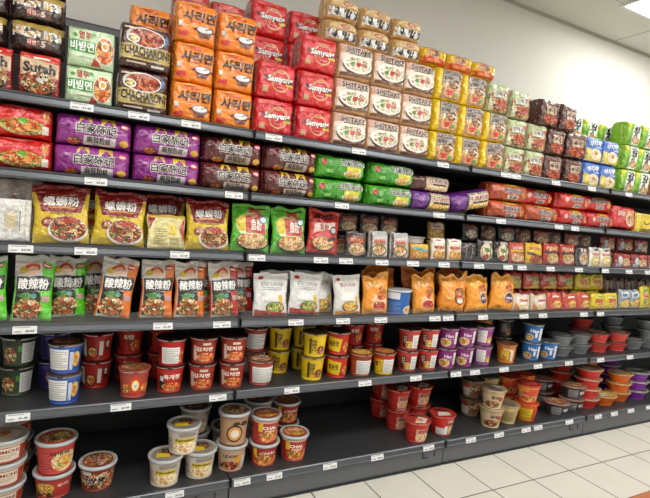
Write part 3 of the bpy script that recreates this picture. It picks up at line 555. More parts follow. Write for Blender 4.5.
cupn('skycup', '2f6cae', [('E', -.4, -.5, .34, .42, 'e6d29a'), ('E', -.4, -.5, .27, .34, 'food:yellow'), ('T', 'Hao', .0, .35, .6, .4, 'e6eef6', .05), ('R', .05, -.5, .22, .1, 'dfe4ea')], '5a5a50', panel=(.36, -.8, .6, .7))
cupn('whitecup', 'd9d6d0', [('R', -.6, .0, .6, .3, 'c0392f'), ('T', '우동', .0, .5, .6, .3, '4a3a34')], 'c8c4be')
# base shelf cups with clear lids
def lidcup(key, base, ds, art, rb=.055, rt=.064, h=.112, lidcol='b9a890', bands=()):
    kind_cup(key, 'noodle_bowl', 'noodle bowl', rb, rt, h, base, ds, 'clear', lidcol, lid_art=art, rim='dfdedb', bands=bands, n=40)
lidcup('kimchi', 'b8433a', [('P', [(-.55, -.9), (.35, -.9), (.3, .6), (-.55, .6)], 'e4d9c4'), ('T', 'KIMCHI', -.1, .2, .72, .34, '8f1f1c', .04), ('LINES', -.45, -.6, .2, -.1, 3, 'b0988a'), ('E', .75, -.2, .28, .6, 'food:red'), ('R', -1.2, .72, 1.2, .98, 'cdbfa6')], [('E', 0, 0, .8, .8, 'c9b8a0'), ('E', -.1, .15, .45, .32, 'food:red')], rt=.069, rb=.059, h=.08)
lidcup('noodlered', 'b83c38', [('E', .35, -.15, .5, .75, 'food:noodle'), ('E', .35, -.2, .32, .5, 'food:yellow'), ('LINES', -.6, -.8, -.1, .5, 7, 'c9625c'), ('T', '너구리', .15, .5, .6, .26, '3a1e1a', .04)], [('E', 0, 0, .92, .92, 'b0463a'), ('E', .0, -.05, .78, .7, 'food:mix'), ('E', .25, .15, .4, .32, 'food:yellow')], rt=.067, rb=.057, h=.12, bands=[(.8, 1, 'c0463c')])
lidcup('noodlealt', 'b0403a', [('E', -.35, .1, .36, .5, 'd9a83a'), ('E', -.35, .1, .28, .4, 'food:yellow'), ('R', .1, -.8, .5, .5, 'b03832'), ('R', -.7, -.8, .0, -.3, 'food:mix'), ('T', '우리', .3, .3, .4, .3, 'e0c8b0', .04)], [('E', 0, 0, .92, .92, 'b0463a'), ('E', 0, 0, .75, .7, 'food:mix')], rt=.067, rb=.057, h=.092)
lidcup('mixred', '8f2a24', [('R', -1.2, -.9, 1.2, .7, 'food:mix'), ('TO', '짬뽕', .0, .0, .7, .6, '2a1512', 'e0d8cc', .15), ('R', -.6, .5, -.2, .85, 'c9c4bc')], [('E', 0, 0, .9, .9, '7a2420'), ('E', 0, 0, .82, .76, 'food:mix'), ('TO', '짬뽕', .0, .05, .9, .5, '8f1f1c', 'ddd3c8')], rt=.065, rb=.055, h=.1)
lidcup('kalguk', 'c4b8ac', [('E', .1, -.45, .62, .5, 'food:noodle'), ('P', [(-.4, -.05), (.5, .05), (.48, .4), (-.42, .35)], 'd9bf2a'), ('T', 'Kalguksu', .04, .2, .8, .28, '2c2218', .05), ('LINES', -.9, -.7, -.5, .3, 6, '8f8680'), ('R', -.2, .55, .5, .8, '8f857c')], [('E', 0, 0, .88, .88, '8a8078'), ('E', .1, .1, .5, .5, 'food:dark'), ('P', [(-.6, -.5), (.3, -.5), (.2, .0), (-.6, .1)], 'd9bc22'), ('T', '칼국수', .1, .45, .8, .3, '241c18', .05)])
lidcup('spork', 'b5a496', [('E', .1, -.45, .62, .5, 'food:noodle'), ('R', -.3, -.1, .4, .4, '9a8a7c'), ('R', -1.2, .5, 1.2, .9, '9a8c80')], [('E', 0, 0, .88, .88, '6a5a50'), ('E', 0, 0, .6, .6, 'food:dark')])
lidcup('udon', 'b89a80', [('T', 'UDON', -.15, .35, .7, .26, '3a2418', .05), ('E', .3, .05, .26, .32, 'd99a2a'), ('E', -.2, -.5, .5, .42, 'food:dark'), ('R', .4, -.8, .75, .3, 'cfc8c0'), ('E', .0, -.75, .14, .16, 'b02a22')], [('E', 0, 0, .9, .9, '7a5a46'), ('E', 0, 0, .8, .7, 'food:mix'), ('T', '우동', -.05, .2, .8, .4, '2a1a14', .06)])
lidcup('udonring', 'b08a6a', [('E', .0, -.2, .4, .62, '3a2418'), ('E', .0, -.2, .32, .5, 'd99a4a'), ('E', .0, -.2, .2, .3, 'e0d4c4'), ('T', '우동', .25, .5, .7, .3, '2a1a14', .06), ('R', -1.2, .75, 1.2, .95, 'a07c5e')], h=.138, art=[('E', 0, 0, .9, .9, '7a5a46'), ('E', 0, 0, .8, .7, 'food:mix'), ('T', '우동', -.05, .2, .8, .4, '2a1a14', .06)])
lidcup('champ', 'a8342c', [('E', .2, -.45, .62, .5, 'food:red'), ('R', -.42, .0, -.2, .75, 'd9b42a'), ('T', 'CHAL', .15, .35, .7, .26, 'f0e6da', .05), ('R', -.1, .02, .45, .14, 'e0b8a8'), ('R', -1.2, .78, 1.2, .95, 'c9a890'), ('R', -.85, -.7, -.6, .2, 'c04a42')], h=.118, art=[('E', 0, 0, .92, .92, '8a2a24'), ('E', 0, 0, .82, .72, 'food:red'), ('R', .2, -.5, .4, -.2, 'd9b42a'), ('T', 'CHAL', -.05, .25, .9, .26, 'e4d4c4', .05)])
lidcup('champalt', '9a2c26', [('E', .1, -.4, .72, .55, 'food:red'), ('R', -.55, .0, -.35, .85, 'd9b42a'), ('T', 'CHAL', .2, .4, .8, .28, 'e4cfc0', .05, .2)], h=.1, art=[('E', 0, 0, .92, .92, '8a2a24'), ('E', 0, 0, .82, .72, 'food:red')])
# base shelf paper cups
def basecup(key, base, ds, lidcol, art=(), panel=None, bands=(), rb=.051, rt=.0682, h=.113, rim='cfc6b8'):
    kind_cup(key, CN, 'cup noodle', rb, rt, h, base, ds, 'film', lidcol, lid_art=art, panel=panel, bands=bands, rim=rim)
basecup('samcup', 'c4281f', [('R', -.1, -.95, 1.1, .78, 'd8a08c'), ('R', -.1, .5, 1.1, .78, 'c43a30'), ('E', .12, -.45, .24, .38, 'ecd9b8'), ('E', .12, -.45, .19, .3, 'food:soup'), ('E', .55, -.45, .24, .38, 'ecd9b8'), ('E', .55, -.45, .19, .3, 'food:yellow'), ('T', '삼양라면', .4, .25, .8, .4, '8f1712', .05), ('LINES', -.85, -.5, -.25, .55, 5, 'd0504a')], 'b03a30', art=[('P', [(-.3, -.9), (.5, -.8), (.8, .1), (.1, .3)], 'd8cfc4'), ('E', .1, -.3, .3, .25, 'food:red'), ('R', -.6, .3, .5, .6, '4a241e')])
basecup('samcuptab', 'c4281f', [('R', .2, -.95, 1.1, .75, 'cfa08a'), ('E', .62, -.45, .3, .42, 'e6cfa8'), ('E', .62, -.45, .24, .34, 'food:soup'), ('R', -.5, -.95, .25, -.15, 'd8d4ce'), ('R', .05, -.8, .2, .1, 'f0efec'), ('T', '삼양', .45, .35, .5, .36, '8f1712', .05)], 'b8352c', art=[('P', [(-.5, -.8), (.6, -.5), (.5, .1), (-.4, .0)], 'd0c4b8'), ('R', -.6, .25, .5, .55, '33201c')])
basecup('beige', 'cbb592', [('E', -.1, -.5, .5, .42, '7a5a3c'), ('E', -.1, -.5, .42, .34, 'food:dark'), ('E', .4, .2, .16, .28, 'b8432c'), ('T', '곰탕', .05, .35, .5, .36, '6a4a34', .05), ('R', -1.2, .7, 1.2, .95, 'c2a878')], 'b09a78', art=[('P', [(-.6, -.7), (.5, -.8), (.7, .0), (-.3, .3)], '5a5250'), ('E', .2, .4, .4, .25, 'c9bda8')], rim='c9b48a')
basecup('tan', 'b5a070', [('R', -.5, -.7, .4, .5, 'a8925f'), ('LINES', -.4, -.6, .3, .4, 6, '8a754a'), ('R', -1.2, .7, 1.2, .95, 'c9b078')], '9a8a6a', art=[('P', [(-.6, -.7), (.5, -.8), (.7, .0), (-.3, .3)], '6a6058')], rim='c9b48a')
basecup('umber', '8a6a50', [('E', .2, .1, .5, .6, 'food:mix'), ('R', -.7, -.8, -.2, .2, 'cfc8bc'), ('E', -.4, .5, .2, .3, 'a8402e')], '5a4a40', art=[('E', 0, 0, .6, .6, '7a6a5a')], rim='b09a78')
basecup('flame', 'd2601e', [('P', [(-.55, -.9), (.25, -.9), (.3, .55), (-.5, .55)], 'dcb822'), ('LINES', -.45, -.3, .2, .4, 4, '9a7a12'), ('LINES', -.45, -.85, .2, -.45, 2, '9a7a12'), ('R', .4, -.9, 1.1, .6, 'cf4a22')], 'c24a1e', art=[('E', 0, 0, .7, .7, 'cf5a2a')], rim='d9783a')
basecup('ember', 'c4502c', [('R', -1.2, -.95, 1.2, -.1, 'food:red'), ('R', -1.2, .35, 1.2, .98, 'dc8a34'), ('P', [(-.4, .0), (.5, .1), (.6, .8), (-.2, .7)], 'd2463a'), ('LINES', -.9, -.4, -.6, .4, 5, 'e0b8a0')], 'b03428', art=[('E', 0, 0, .7, .7, 'c0443a')], rim='d9703a')
basecup('ash', '2c2a2a', [('R', -.6, -.5, .0, .5, 'b9b8b8'), ('LINES', -.5, -.4, -.1, .4, 5, '4a4a4a'), ('T', '불', .4, .1, .4, .8, 'd9d4d0', .05), ('R', .1, -.7, .7, -.4, '8f8d8c')], '8a6a60', art=[('E', 0, .1, .7, .5, 'food:mix')], rim='c2a496')
# oval trays
def tray(key, base, lidcol, art=(), rim='c8c6c2', h=.066, rt=.074, ds=(), rb=.052):
    kind_cup(key, 'noodle_tray', 'noodle tray', rb, rt, h, base, list(ds), 'film', lidcol, lid_art=art, sx=1.22, sy=.95, rim=rim, body='tray_body')
tray('greytray', '74777a', '5a5a5a', [('E', 0, 0, .75, .75, '7a7876')], 'b0b2b2')
tray('redtray', 'd2463e', '4a3a34', [('E', 0, 0, .75, .7, 'food:dark')], 'b5635a')
tray('rubytray', 'c02a24', 'b08a72', [('E', .1, 0, .7, .6, 'food:mix'), ('R', -.6, -.4, .0, .1, 'c9c0b4')], 'd08a62')
tray('tangtray', 'd2601c', 'b5985e', [('E', .1, 0, .7, .6, 'food:yellow'), ('R', -.6, -.5, .1, .1, 'c9c4b4')], 'd2a068')
tray('violettray', '762a92', '9a9690', [('P', [(-.7, -.6), (.5, -.8), (.6, .0), (-.6, .3)], '3a3838'), ('E', .3, .4, .4, .3, 'c9bda8')], 'b9b4b0')
tray('blackbox', '2e2c2c', '8f6a5e', [('E', .1, .1, .7, .6, 'food:mix')], 'b89a8a', h=.085, ds=[('R', -.55, -.7, .0, .6, '8f8e8e'), ('LINES', -.5, -.6, -.05, .5, 5, '3a3a3a'), ('T', '짜장', .35, .1, .5, .6, 'd4d0cc', .05)], rt=.066)
kind_cup('bluetub', 'noodle_tub', 'noodle tub', .062, .067, .125, '2f62ac', [('R', -.9, .35, .05, .95, 'd9dde2'), ('LINES', -.8, -.7, .1, .1, 6, '6f94c8'), ('E', .6, -.6, .34, .4, 'e8dcc4'), ('E', .6, -.6, .26, .3, 'food:yellow')], 'film', 'd9dbdc', rim='c8ccd0')
kind_cup('whitetub', 'noodle_tub', 'noodle tub', .052, .066, .115, 'c08a58', [('R', -1.2, .55, 1.2, .98, 'e0ddd6'), ('R', .0, -.8, .3, .4, 'd9c8b4'), ('E', -.4, -.2, .3, .4, 'food:noodle')], 'film', 'd4d0c8', rim='d9d6d0', sx=1.25)

# ------------------------------------------------------------------ the setting
Z = [1.632, 1.375, 1.12, .834, .519, .1405]
DECK = [z - .004 for z in Z]
wallm = plain('wall_paint', 'dad7d1', .75, 0, (9, .08, .004), .3)
ceilm = plain('ceiling_board', 'cfcbc3', .85, 0, (60, .25, .002), .2)
def struct(name, mb, loc=None):
    o = link(name, mb.mesh(name, False), None, loc); o['kind'] = 'structure'
    return o
b = MB(); b.box(-5.5, 8.5, .63, .75, 0, 2.915, wallm); struct('wall_back', b)

def tile_mat(name, c1, joint, sx, sy, ox, oy, jw, rough, var=.04):
    m, nt, p = base_mat(name); L = nt.links.new
    tc = nt.nodes.new('ShaderNodeTexCoord'); mp = nt.nodes.new('ShaderNodeMapping')
    mp.inputs['Location'].default_value = (-ox / sx, -oy / sy, 0); mp.inputs['Scale'].default_value = (1 / sx, 1 / sy, 1)
    L(tc.outputs['Object'], mp.inputs['Vector'])
    br = nt.nodes.new('ShaderNodeTexBrick'); br.offset = 0; br.squash = 1
    br.inputs['Scale'].default_value = 1; br.inputs['Brick Width'].default_value = 1; br.inputs['Row Height'].default_value = 1
    br.inputs['Mortar Size'].default_value = jw / sx; br.inputs['Mortar Smooth'].default_value = .1; br.inputs['Bias'].default_value = 0
    c = lin(c1); br.inputs['Color1'].default_value = c; br.inputs['Color2'].default_value = [x * (1 - var) for x in c[:3]] + [1]; br.inputs['Mortar'].default_value = lin(joint)
    L(mp.outputs['Vector'], br.inputs['Vector'])
    no = nt.nodes.new('ShaderNodeTexNoise'); no.inputs['Scale'].default_value = 3; no.inputs['Detail'].default_value = 5
    mx = nt.nodes.new('ShaderNodeMixRGB'); mx.blend_type = 'MULTIPLY'; mx.inputs['Fac'].default_value = .12
    L(tc.outputs['Object'], no.inputs['Vector']); L(br.outputs['Color'], mx.inputs['Color1']); L(no.outputs['Fac'], mx.inputs['Color2'])
    L(mx.outputs['Color'], p.inputs['Base Color']); p.inputs['Roughness'].default_value = rough
    bp = nt.nodes.new('ShaderNodeBump'); bp.inputs['Strength'].default_value = .3; bp.inputs['Distance'].default_value = .002; bp.invert = True
    L(br.outputs['Fac'], bp.inputs['Height']); L(bp.outputs['Normal'], p.inputs['Normal'])
    return m
floorm = tile_mat('floor_tiles', 'dcd8cc', '4a4842', .2952, .2952, .6963, -.3134, .0035, .32)
b = MB(); b.box(-5.5, 8.5, -9, .75, -.1, 0, floorm); struct('floor', b)
b = MB(); b.box(-5.5, 8.5, -9, .75, 2.915, 3.0, tile_mat('ceiling_tiles', 'e0ddd6', '8f8c86', 1.2, .6, 3.18, .2, .006, .9, .02)); struct('ceiling', b)
trim = plain('trim_paint', 'b5b0a6', .6)
b = MB(); b.prism_x([(.63, 2.915), (.612, 2.915), (.612, 2.911), (.626, 2.911), (.626, 2.897), (.63, 2.897)], -5.5, 8.5, trim); struct('trim_1', b)

# ceiling lights: recessed panels with a metal frame and a glowing diffuser
em, ent, eb = base_mat('diffuser_glow')
eb.inputs['Base Color'].default_value = (.9, .9, .9, 1); eb.inputs['Emission Color'].default_value = (1, .985, .955, 1); eb.inputs['Emission Strength'].default_value = 14
frm = plain('light_frame', 'dedcd8', .4)
LIGHTS = [(3.21, -.07, 'nearest the shelves, above their far end'), (5.7, -.07, 'beside the back wall beyond the shelf run'), (-2.0, -1.5, 'added above the aisle before the near end of the shelves'), (-.2, -1.5, 'added above the aisle before the orange multipacks'), (1.6, -1.5, 'added above the aisle before the yellow multipacks'), (3.4, -1.75, 'added above the aisle before the lime multipacks'), (5.7, -1.75, 'above the aisle beyond the shelf run'), (-.45, -3.6, 'behind the shopper, above the aisle entrance'), (1.6, -3.6, 'above the opposite side of the aisle'), (4.0, -3.9, 'above the opposite side, beyond the shelf bays'), (-1.6, -6.4, 'added unseen far behind the shopper, nearer end'), (1.2, -6.4, 'added unseen far behind the shopper, middle'), (4.0, -6.4, 'added unseen far behind the shopper, farther end')]  # first is seen; aisle row added for glints, last row for shelf interiors
mf = MB()
for x0, x1, y0, y1 in ((-.6, .6, -.3, -.275), (-.6, .6, .275, .3), (-.6, -.575, -.275, .275), (.575, .6, -.275, .275)): mf.box(x0, x1, y0, y1, -.012, 0, frm)
mfm = mf.mesh('frame', False)
md = MB(); md.box(-.575, .575, -.275, .275, -.006, -.001, em); mdm = md.mesh('diffuser', False)
for x, y, wh in LIGHTS:
    r = bpy.data.objects.new('ceiling_light', None); COL.objects.link(r); r.location = (x, y, 2.915)
    r['label'] = 'white rectangular ceiling light panel ' + wh; r['category'] = 'ceiling light'; r['group'] = 'ceiling light panels'
    link('frame', mfm, r); link('diffuser', mdm, r)

# ------------------------------------------------------------------ gondola shelving
deckm = plain('shelf_deck', '3a3b3d', .45, .2, (14, .25, .002))
railm = plain('shelf_rail', '5f6266', .34, .75, (120, .06, .0006))
raild = plain('rail_edge', '2e3033', .4, .5)
panelm = plain('gondola_panel', '2a2a2b', .6, .1)
kickm = plain('kick_panel', '626468', .5, .3, (10, .2, .002))
tagm = plain('tag_paper', 'dedfdf', .5)
tagi = plain('tag_print', '55565a', .6)
clear = bpy.data.materials.new('clear_plastic'); clear.use_nodes = True
nt = clear.node_tree; nt.nodes.clear()
ou = nt.nodes.new('ShaderNodeOutputMaterial'); tr = nt.nodes.new('ShaderNodeBsdfTransparent'); gl = nt.nodes.new('ShaderNodeBsdfGlossy'); mx = nt.nodes.new('ShaderNodeMixShader')
tr.inputs['Color'].default_value = (.985, .985, .985, 1); gl.inputs['Roughness'].default_value = .12
lw = nt.nodes.new('ShaderNodeLayerWeight'); pw = nt.nodes.new('ShaderNodeMath'); pw.operation = 'POWER'; pw.inputs[1].default_value = 4
ml = nt.nodes.new('ShaderNodeMath'); ml.operation = 'MULTIPLY_ADD'; ml.inputs[1].default_value = .5; ml.inputs[2].default_value = .05
nt.links.new(lw.outputs['Facing'], pw.inputs[0]); nt.links.new(pw.outputs[0], ml.inputs[0]); nt.links.new(ml.outputs[0], mx.inputs['Fac'])
nt.links.new(tr.outputs[0], mx.inputs[1]); nt.links.new(gl.outputs[0], mx.inputs[2]); nt.links.new(mx.outputs[0], ou.inputs[0])

TAGS = [[-0.638, -0.449, -0.258, 0.087, 0.507, 1.009, 1.458, 1.537, 1.873, 2.21, 2.596],
        [-0.581, -0.067, 0.443, 1.016, 1.46, 1.946, 2.095],
        [-0.803, -0.602, -0.268, 0.053, 0.359, 0.491, 0.693, 0.881, 1.084, 1.332, 1.555, 1.669, 1.915, 2.181, 2.445, 2.708, 2.93],
        [-0.781, -0.315, -0.078, 0.26, 0.504, 0.719, 1.06, 1.155, 1.404, 1.732, 1.897, 2.285, 2.455],
        [-0.79, -0.452, -0.073, 0.268, 0.66, 0.974, 1.234, 1.389, 1.617, 1.907, 2.196, 2.52, 2.85],
        [-0.403, -0.232, 0.053, 0.203, 0.486, 0.755, 1.082, 1.383, 1.602, 1.829, 1.935, 2.227, 2.525, 2.7, 2.891, 3.112]]
def tag_mesh(price):
    m = MB(); w, h = .074, .03
    m.box(-w / 2, w / 2, -.0012, 0, -h / 2, h / 2, tagm)
    S = lambda u, v, off=0: (u * w / 2, -.0012 - off, v * h / 2)
    print_on(m, [('R', -.85, .38, .45, .55, '8a8b8f'), ('R', -.85, -.62, -.3, -.4, '77787c'), ('T', price, .42, -.4, .72, .5, '3a3a3e', .03)], S, w / 2, h / 2, .1, .0004, lambda c: plain('tag_' + c, c, .6))
    return m.mesh('price_tag', False)
TAGM = [tag_mesh(p) for p in ('$1.49', '$7.49', '$4.99', '$2.50')]
SHN = ['top shelf', 'second shelf from the top', 'third shelf from the top', 'fourth shelf from the top', 'fifth shelf from the top', 'bottom shelf']
BAY = ['the near left bay', 'the second bay', 'the third bay', 'the fourth bay', 'the farthest bay']
XS = [-1.2, 0, 1.2, 2.4, 3.6, 4.8]
tk = 0
for l in range(6):
    for i in range(5):
        x0, x1 = XS[i] + .003, XS[i + 1] - .003; z = Z[l]; yf = -.031 if l == 5 else 0
        r = bpy.data.objects.new('shelf', None); COL.objects.link(r); r.location = ((x0 + x1) / 2, yf, DECK[l] - .03)
        hw = (x1 - x0) / 2; oz = DECK[l] - .03
        r['label'] = f"dark metal shelf with price rail, {SHN[l]} in {BAY[i]}"; r['category'] = 'shelf'; r['group'] = 'gondola shelves'
        m = MB(); m.box(-hw, hw, .004, .592 - yf, .003, .03, deckm)
        link('deck', m.mesh('deck', False), r)
        m = MB(); t = z - oz
        m.prism_x([(.006, t), (-.006, t), (-.010, t - .004), (-.010, t - .007), (-.006, t - .009), (-.012, t - .027), (-.015, t - .029), (-.015, t - .034), (-.004, t - .036), (.006, t - .03)], -hw, hw, railm)
        for xx in (-hw, hw - .004): m.box(xx, xx + .004, -.0155, .004, t - .0362, t + .0004, raild)
        link('price_rail', m.mesh('price_rail', False), r)
        if l in (2, 3):
            m = MB(); m.box(-hw + .004, hw - .004, .001, .003, t - .002, t + .034, clear); o = link('front_riser', m.mesh('front_riser', False), r); o['label'] = 'clear plastic front riser'
        if l == 5:
            m = MB(); m.box(-hw, hw, .004, .03, -(oz), -.004, kickm); m.box(-hw, hw, -.001, .0045, -oz, -oz + .012, raild)
            for sx in (hw - .14, hw - .06): m.box(sx, sx + .006, .001, .005, -.05, -.02, raild)
            m.box(hw - .14, hw - .1, .001, .005, -.052, -.046, raild)
            link('kick_panel', m.mesh('kick_panel', False), r)
        for tx in TAGS[l]:
            if x0 + .03 < tx < x1 - .03 or (x0 <= tx <= x1):
                tx = min(max(tx, x0 + .045), x1 - .045)
                o = link('price_tag', TAGM[tk % 4], r, (tx - (x0 + x1) / 2, -.0112, t - .0185), (math.radians(-14), 0, random.uniform(-.01, .01))); tk += 1
for i in range(5):
    m = MB(); m.box(XS[i] + .02, XS[i + 1] - .02, -.004, .008, 0, 1.98, panelm)
    r = bpy.data.objects.new('back_panel', None); COL.objects.link(r); r.location = (0, .602, .11)
    r['label'] = f"dark metal back panel behind the shelves of {BAY[i]}"; r['category'] = 'back panel'; r['group'] = 'gondola back panels'
    link('panel_sheet', m.mesh('panel_sheet', False), r)
    m = MB(); m.box(XS[i] + .002, XS[i + 1] - .002, -.008, .014, 1.945, 1.972, kickm); o = link('cap_rail', m.mesh('cap_rail', False), r)
for i, x in enumerate(XS):
    m = MB(); m.box(-.018, .018, -.006, .02, 0, 2.05, panelm)
    for k in range(60): m.box(-.003, .003, -.0066, -.0058, .2 + k * .03, .215 + k * .03, raild)
    r = bpy.data.objects.new('upright_post', None); COL.objects.link(r); r.location = (x, .605, 0)
    r['label'] = 'slotted dark metal upright post ' + ['at the near end of the shelves', 'between the near left and second bays', 'between the second and third bays', 'between the third and fourth bays', 'between the fourth and farthest bays', 'at the far end of the shelves'][i]
    r['category'] = 'shelf post'; r['group'] = 'gondola upright posts'
    link('post_channel', m.mesh('post_channel', False), r)
# edge of a cardboard box standing on the floor in the corner of the picture
m = MB(); cb = plain('cardboard', 'a9663a', .8, 0, (40, .2, .001))
m.box(-.3, .3, -.2, .2, 0, .16, cb)
r = bpy.data.objects.new('cardboard_box', None); COL.objects.link(r); r.location = (1.8, -.978, 0)
r['label'] = 'brown cardboard box standing on the pale floor tiles'; r['category'] = 'box'
link('box_body', m.mesh('box_body', False), r)
m = MB(); m.box(-.3, .3, -.2, -.002, .16, .163, cb); m.box(-.3, .3, .002, .2, .16, .163, cb); link('flap', m.mesh('flap', False), r)

# ------------------------------------------------------------------ products
z = DECK[0] + .0005; TS = 'on the top shelf'
G = 'red and black noodle packets at the near end'
stack('sutah', [(-.915, .07, 1, 'at the near edge of the top shelf')], z, 'red noodle packet with black Latin lettering', G)
stack('sutah', [(-.772, .07, 1, 'beside the green-banded multipacks')], z, 'red noodle packet with black Latin lettering', G)
G = 'black and gold multipacks'
stack('black', [(-.957, .115, 3, 'at the near edge')], z + .156, 'dark brown multipack with gold band', G)
stack('black', [(-.787, .115, 3, 'above the red packet')], z + .156, 'dark brown multipack with gold band', G)
stack('bibim', [(-.615, .085, 2, 'on the top shelf')], z, 'pale green noodle multipack with white Korean lettering', 'pale green multipacks')
stack('chili', [(-.434, .085, 2, 'between green and orange stacks')], z, 'dark brown noodle multipack with gold name band', 'brown and gold multipacks')
stack('sari', [(-.252, .09, 3, 'in the column beside brown multipacks'), (-.082, .09, 3, 'in the column beside red multipacks')], z, 'orange multipack picturing a pot', 'orange multipacks picturing a pot')
stack('sari', [(-.4, .26, 3, 'behind the brown gold-banded multipacks')], z, 'orange multipack picturing a pot', 'orange multipacks picturing a pot')
stack('redfoil', [(-.24, .28, 4, 'behind orange pot multipacks, nearer'), (-.078, .28, 4, 'behind orange pot multipacks, farther')], z, 'red silver multipack', 'red and silver multipacks')
stack('samyang', [(.098, .09, 2, 'beside the orange column'), (.288, .09, 3, 'beside the beige mushroom multipacks')], z, 'red noodle multipack with white lettering', 'red multipacks')
stack('samyang', [(.1, .25, 4, 'in the rear row, nearer'), (.29, .25, 4, 'in the rear row, farther')], z, 'red noodle multipack with white lettering', 'red multipacks')
stack('shii', [(.475, .09, 3, 'in the column beside red multipacks'), (.663, .09, 3, 'in the middle column'), (.849, .09, 3, 'in the column beside yellow multipacks')], z, 'beige multipack picturing a mushroom bowl', 'beige mushroom multipacks')
stack('gold', [(.397, .11, 2, 'beside red multipacks'), (.58, .11, 2, 'in the middle'), (.763, .11, 2, 'beside yellow multipacks')], z + KH('shii', 3), 'gold foil multipack lying on beige ones', 'gold foil multipacks')
stack('kal', [(1.036, .09, 3, 'beside the beige mushroom ones'), (1.212, .09, 3, 'in the middle column'), (1.388, .09, 2, 'beside the green-brown multipacks')], z, 'yellow multipack picturing seafood noodles', 'yellow seafood multipacks')
stack('kaltop', [(.938, .11, 1, 'beside the gold foil ones'), (1.11, .11, 1, 'second from the gold foil ones'), (1.282, .11, 1, 'third from the gold foil ones')], z + KH('kal', 3), 'yellow and red multipack lying', 'yellow multipacks lying on top')
stack('seaweed', [(1.39, .09, 1, 'on the far yellow column')], z + KH('kal', 2), 'green and brown noodle multipack', 'green and brown multipacks')
stack('seaweed', [(1.556, .09, 3, 'beside the yellow multipacks'), (1.722, .09, 2, 'beside the brown multipacks')], z, 'green and brown noodle multipack', 'green and brown multipacks')
stack('cocoa', [(1.70, .245, 3, 'behind the green-brown stack')], z, 'dark brown multipack with tan label', 'dark brown multipacks with tan labels')
stack('cocoa', [(1.892, .09, 2, 'beside the green-brown stack')], z, 'dark brown multipack with tan label', 'dark brown multipacks with tan labels', jit=.06)
stack('cocoa', [(2.075, .09, 1, 'on the shelf beside the blue ones')], z, 'dark brown multipack with tan label', 'dark brown multipacks with tan labels')
stack('cocoa', [(1.80, .085, 1, 'on the upper row, nearer'), (1.965, .085, 1, 'on the upper row, farther', .12)], z + KH('cocoa', 2), 'dark brown multipack with tan label', 'dark brown multipacks with tan labels')
put('cocoa', 2.074, .078, z + KH('cocoa', 1), 'dark brown multipack turned askew, upper one beside the blue multipacks', 'dark brown multipacks with tan labels', -.22)
stack('sea', [(2.252, .09, 2, 'beside the brown multipacks'), (2.42, .09, 2, 'beside the lime multipacks')], z, 'blue multipack picturing clam noodles', 'blue clam multipacks', gap=.004)
stack('lime', [(2.645, .09, 3, 'beside the blue multipacks'), (2.81, .09, 3, 'beside the maroon multipack')], z, 'lime green multipack with white centre', 'lime green multipacks')
stack('lime', [(2.26, .25, 3, 'behind the brown multipacks'), (2.43, .25, 3, 'behind the blue multipacks'), (2.60, .25, 3, 'behind the front lime ones'), (2.95, .25, 3, 'behind the maroon multipack')], z, 'lime green multipack with white centre', 'lime green multipacks')
stack('mauve', [(2.975, .09, 1, 'beside the lime green multipacks')], z, 'maroon noodle multipack', 'maroon multipack')

z = DECK[1] + .0005
stack('crimson', [(-.852, .086, 2, 'at the near end of the second shelf')], z, 'bright red flat multipack', 'bright red flat multipacks')
stack('violet', [(-.59, .086, 2, 'beside the red ones'), (-.33, .086, 2, 'beside the maroon ones')], z, 'purple flat multipack with Chinese lettering', 'purple flat multipacks')
stack('maroon', [(-.068, .086, 2, 'beside the purple ones'), (.192, .086, 2, 'beside the green ones')], z, 'maroon flat multipack with Chinese lettering', 'maroon flat multipacks', jit=.05)
stack('leaf', [(.45, .086, 2, 'beside the maroon ones'), (.738, .086, 2, 'beside the purple cream-labelled one')], z, 'bright green flat multipack', 'bright green flat multipacks', gap=.006)
stack('grape', [(.998, .086, 1, 'beside the green ones')], z, 'purple multipack with cream noodle picture', 'purple and cream multipacks', jit=.05)
stack('plum', [(.995, .11, 1, 'on the purple one beside the green stack')], z + KH('grape', 1), 'dark red and cream multipack', 'dark red and cream multipack', jit=.05)
put('plum', 1.28, .25, z, 'dark red and cream multipack behind the tilted purple one', 'dark red and cream multipack', .03)
put('grape', 1.272, .085, z + .004, 'purple multipack with cream picture, tilted up beside orange ones', 'purple and cream multipacks', -.12, .12, -.22)
stack('rust', [(1.54, .086, 2, 'beside the tilted purple one')], z, 'orange-brown flat multipack with yellow tab', 'orange-brown flat multipacks', jit=.04)
stack('rust', [(1.83, .086, 1, 'beside the red ones')], z, 'orange-brown flat multipack with yellow tab', 'orange-brown flat multipacks')
stack('scarlet', [(1.83, .13, 1, 'on the lone orange-brown one')], z + KH('rust', 1), 'red flat multipack with yellow tab', 'red flat multipacks')
stack('scarlet', [(2.118, .086, 2, 'beside the orange-brown one'), (2.392, .086, 1, 'beside the leaning red one')], z, 'red flat multipack with yellow tab', 'red flat multipacks', jit=.04)
put('tiltred', 2.648, .075, z + .004, 'red multipack with noodle bowl picture, leaning beside the yellow one', 'red multipack with bowl picture', -.06, -.1, .05)
put('scarlet', 2.40, .12, z + KH('scarlet', 1), 'red flat multipack slanting on the single one beside the leaning red', 'red flat multipacks', -.1, -.12)
stack('sun', [(2.892, .086, 1, 'beside the leaning red one'), (3.15, .086, 1, 'at the far end of the second shelf')], z, 'yellow noodle multipack', 'yellow multipacks on the second shelf')

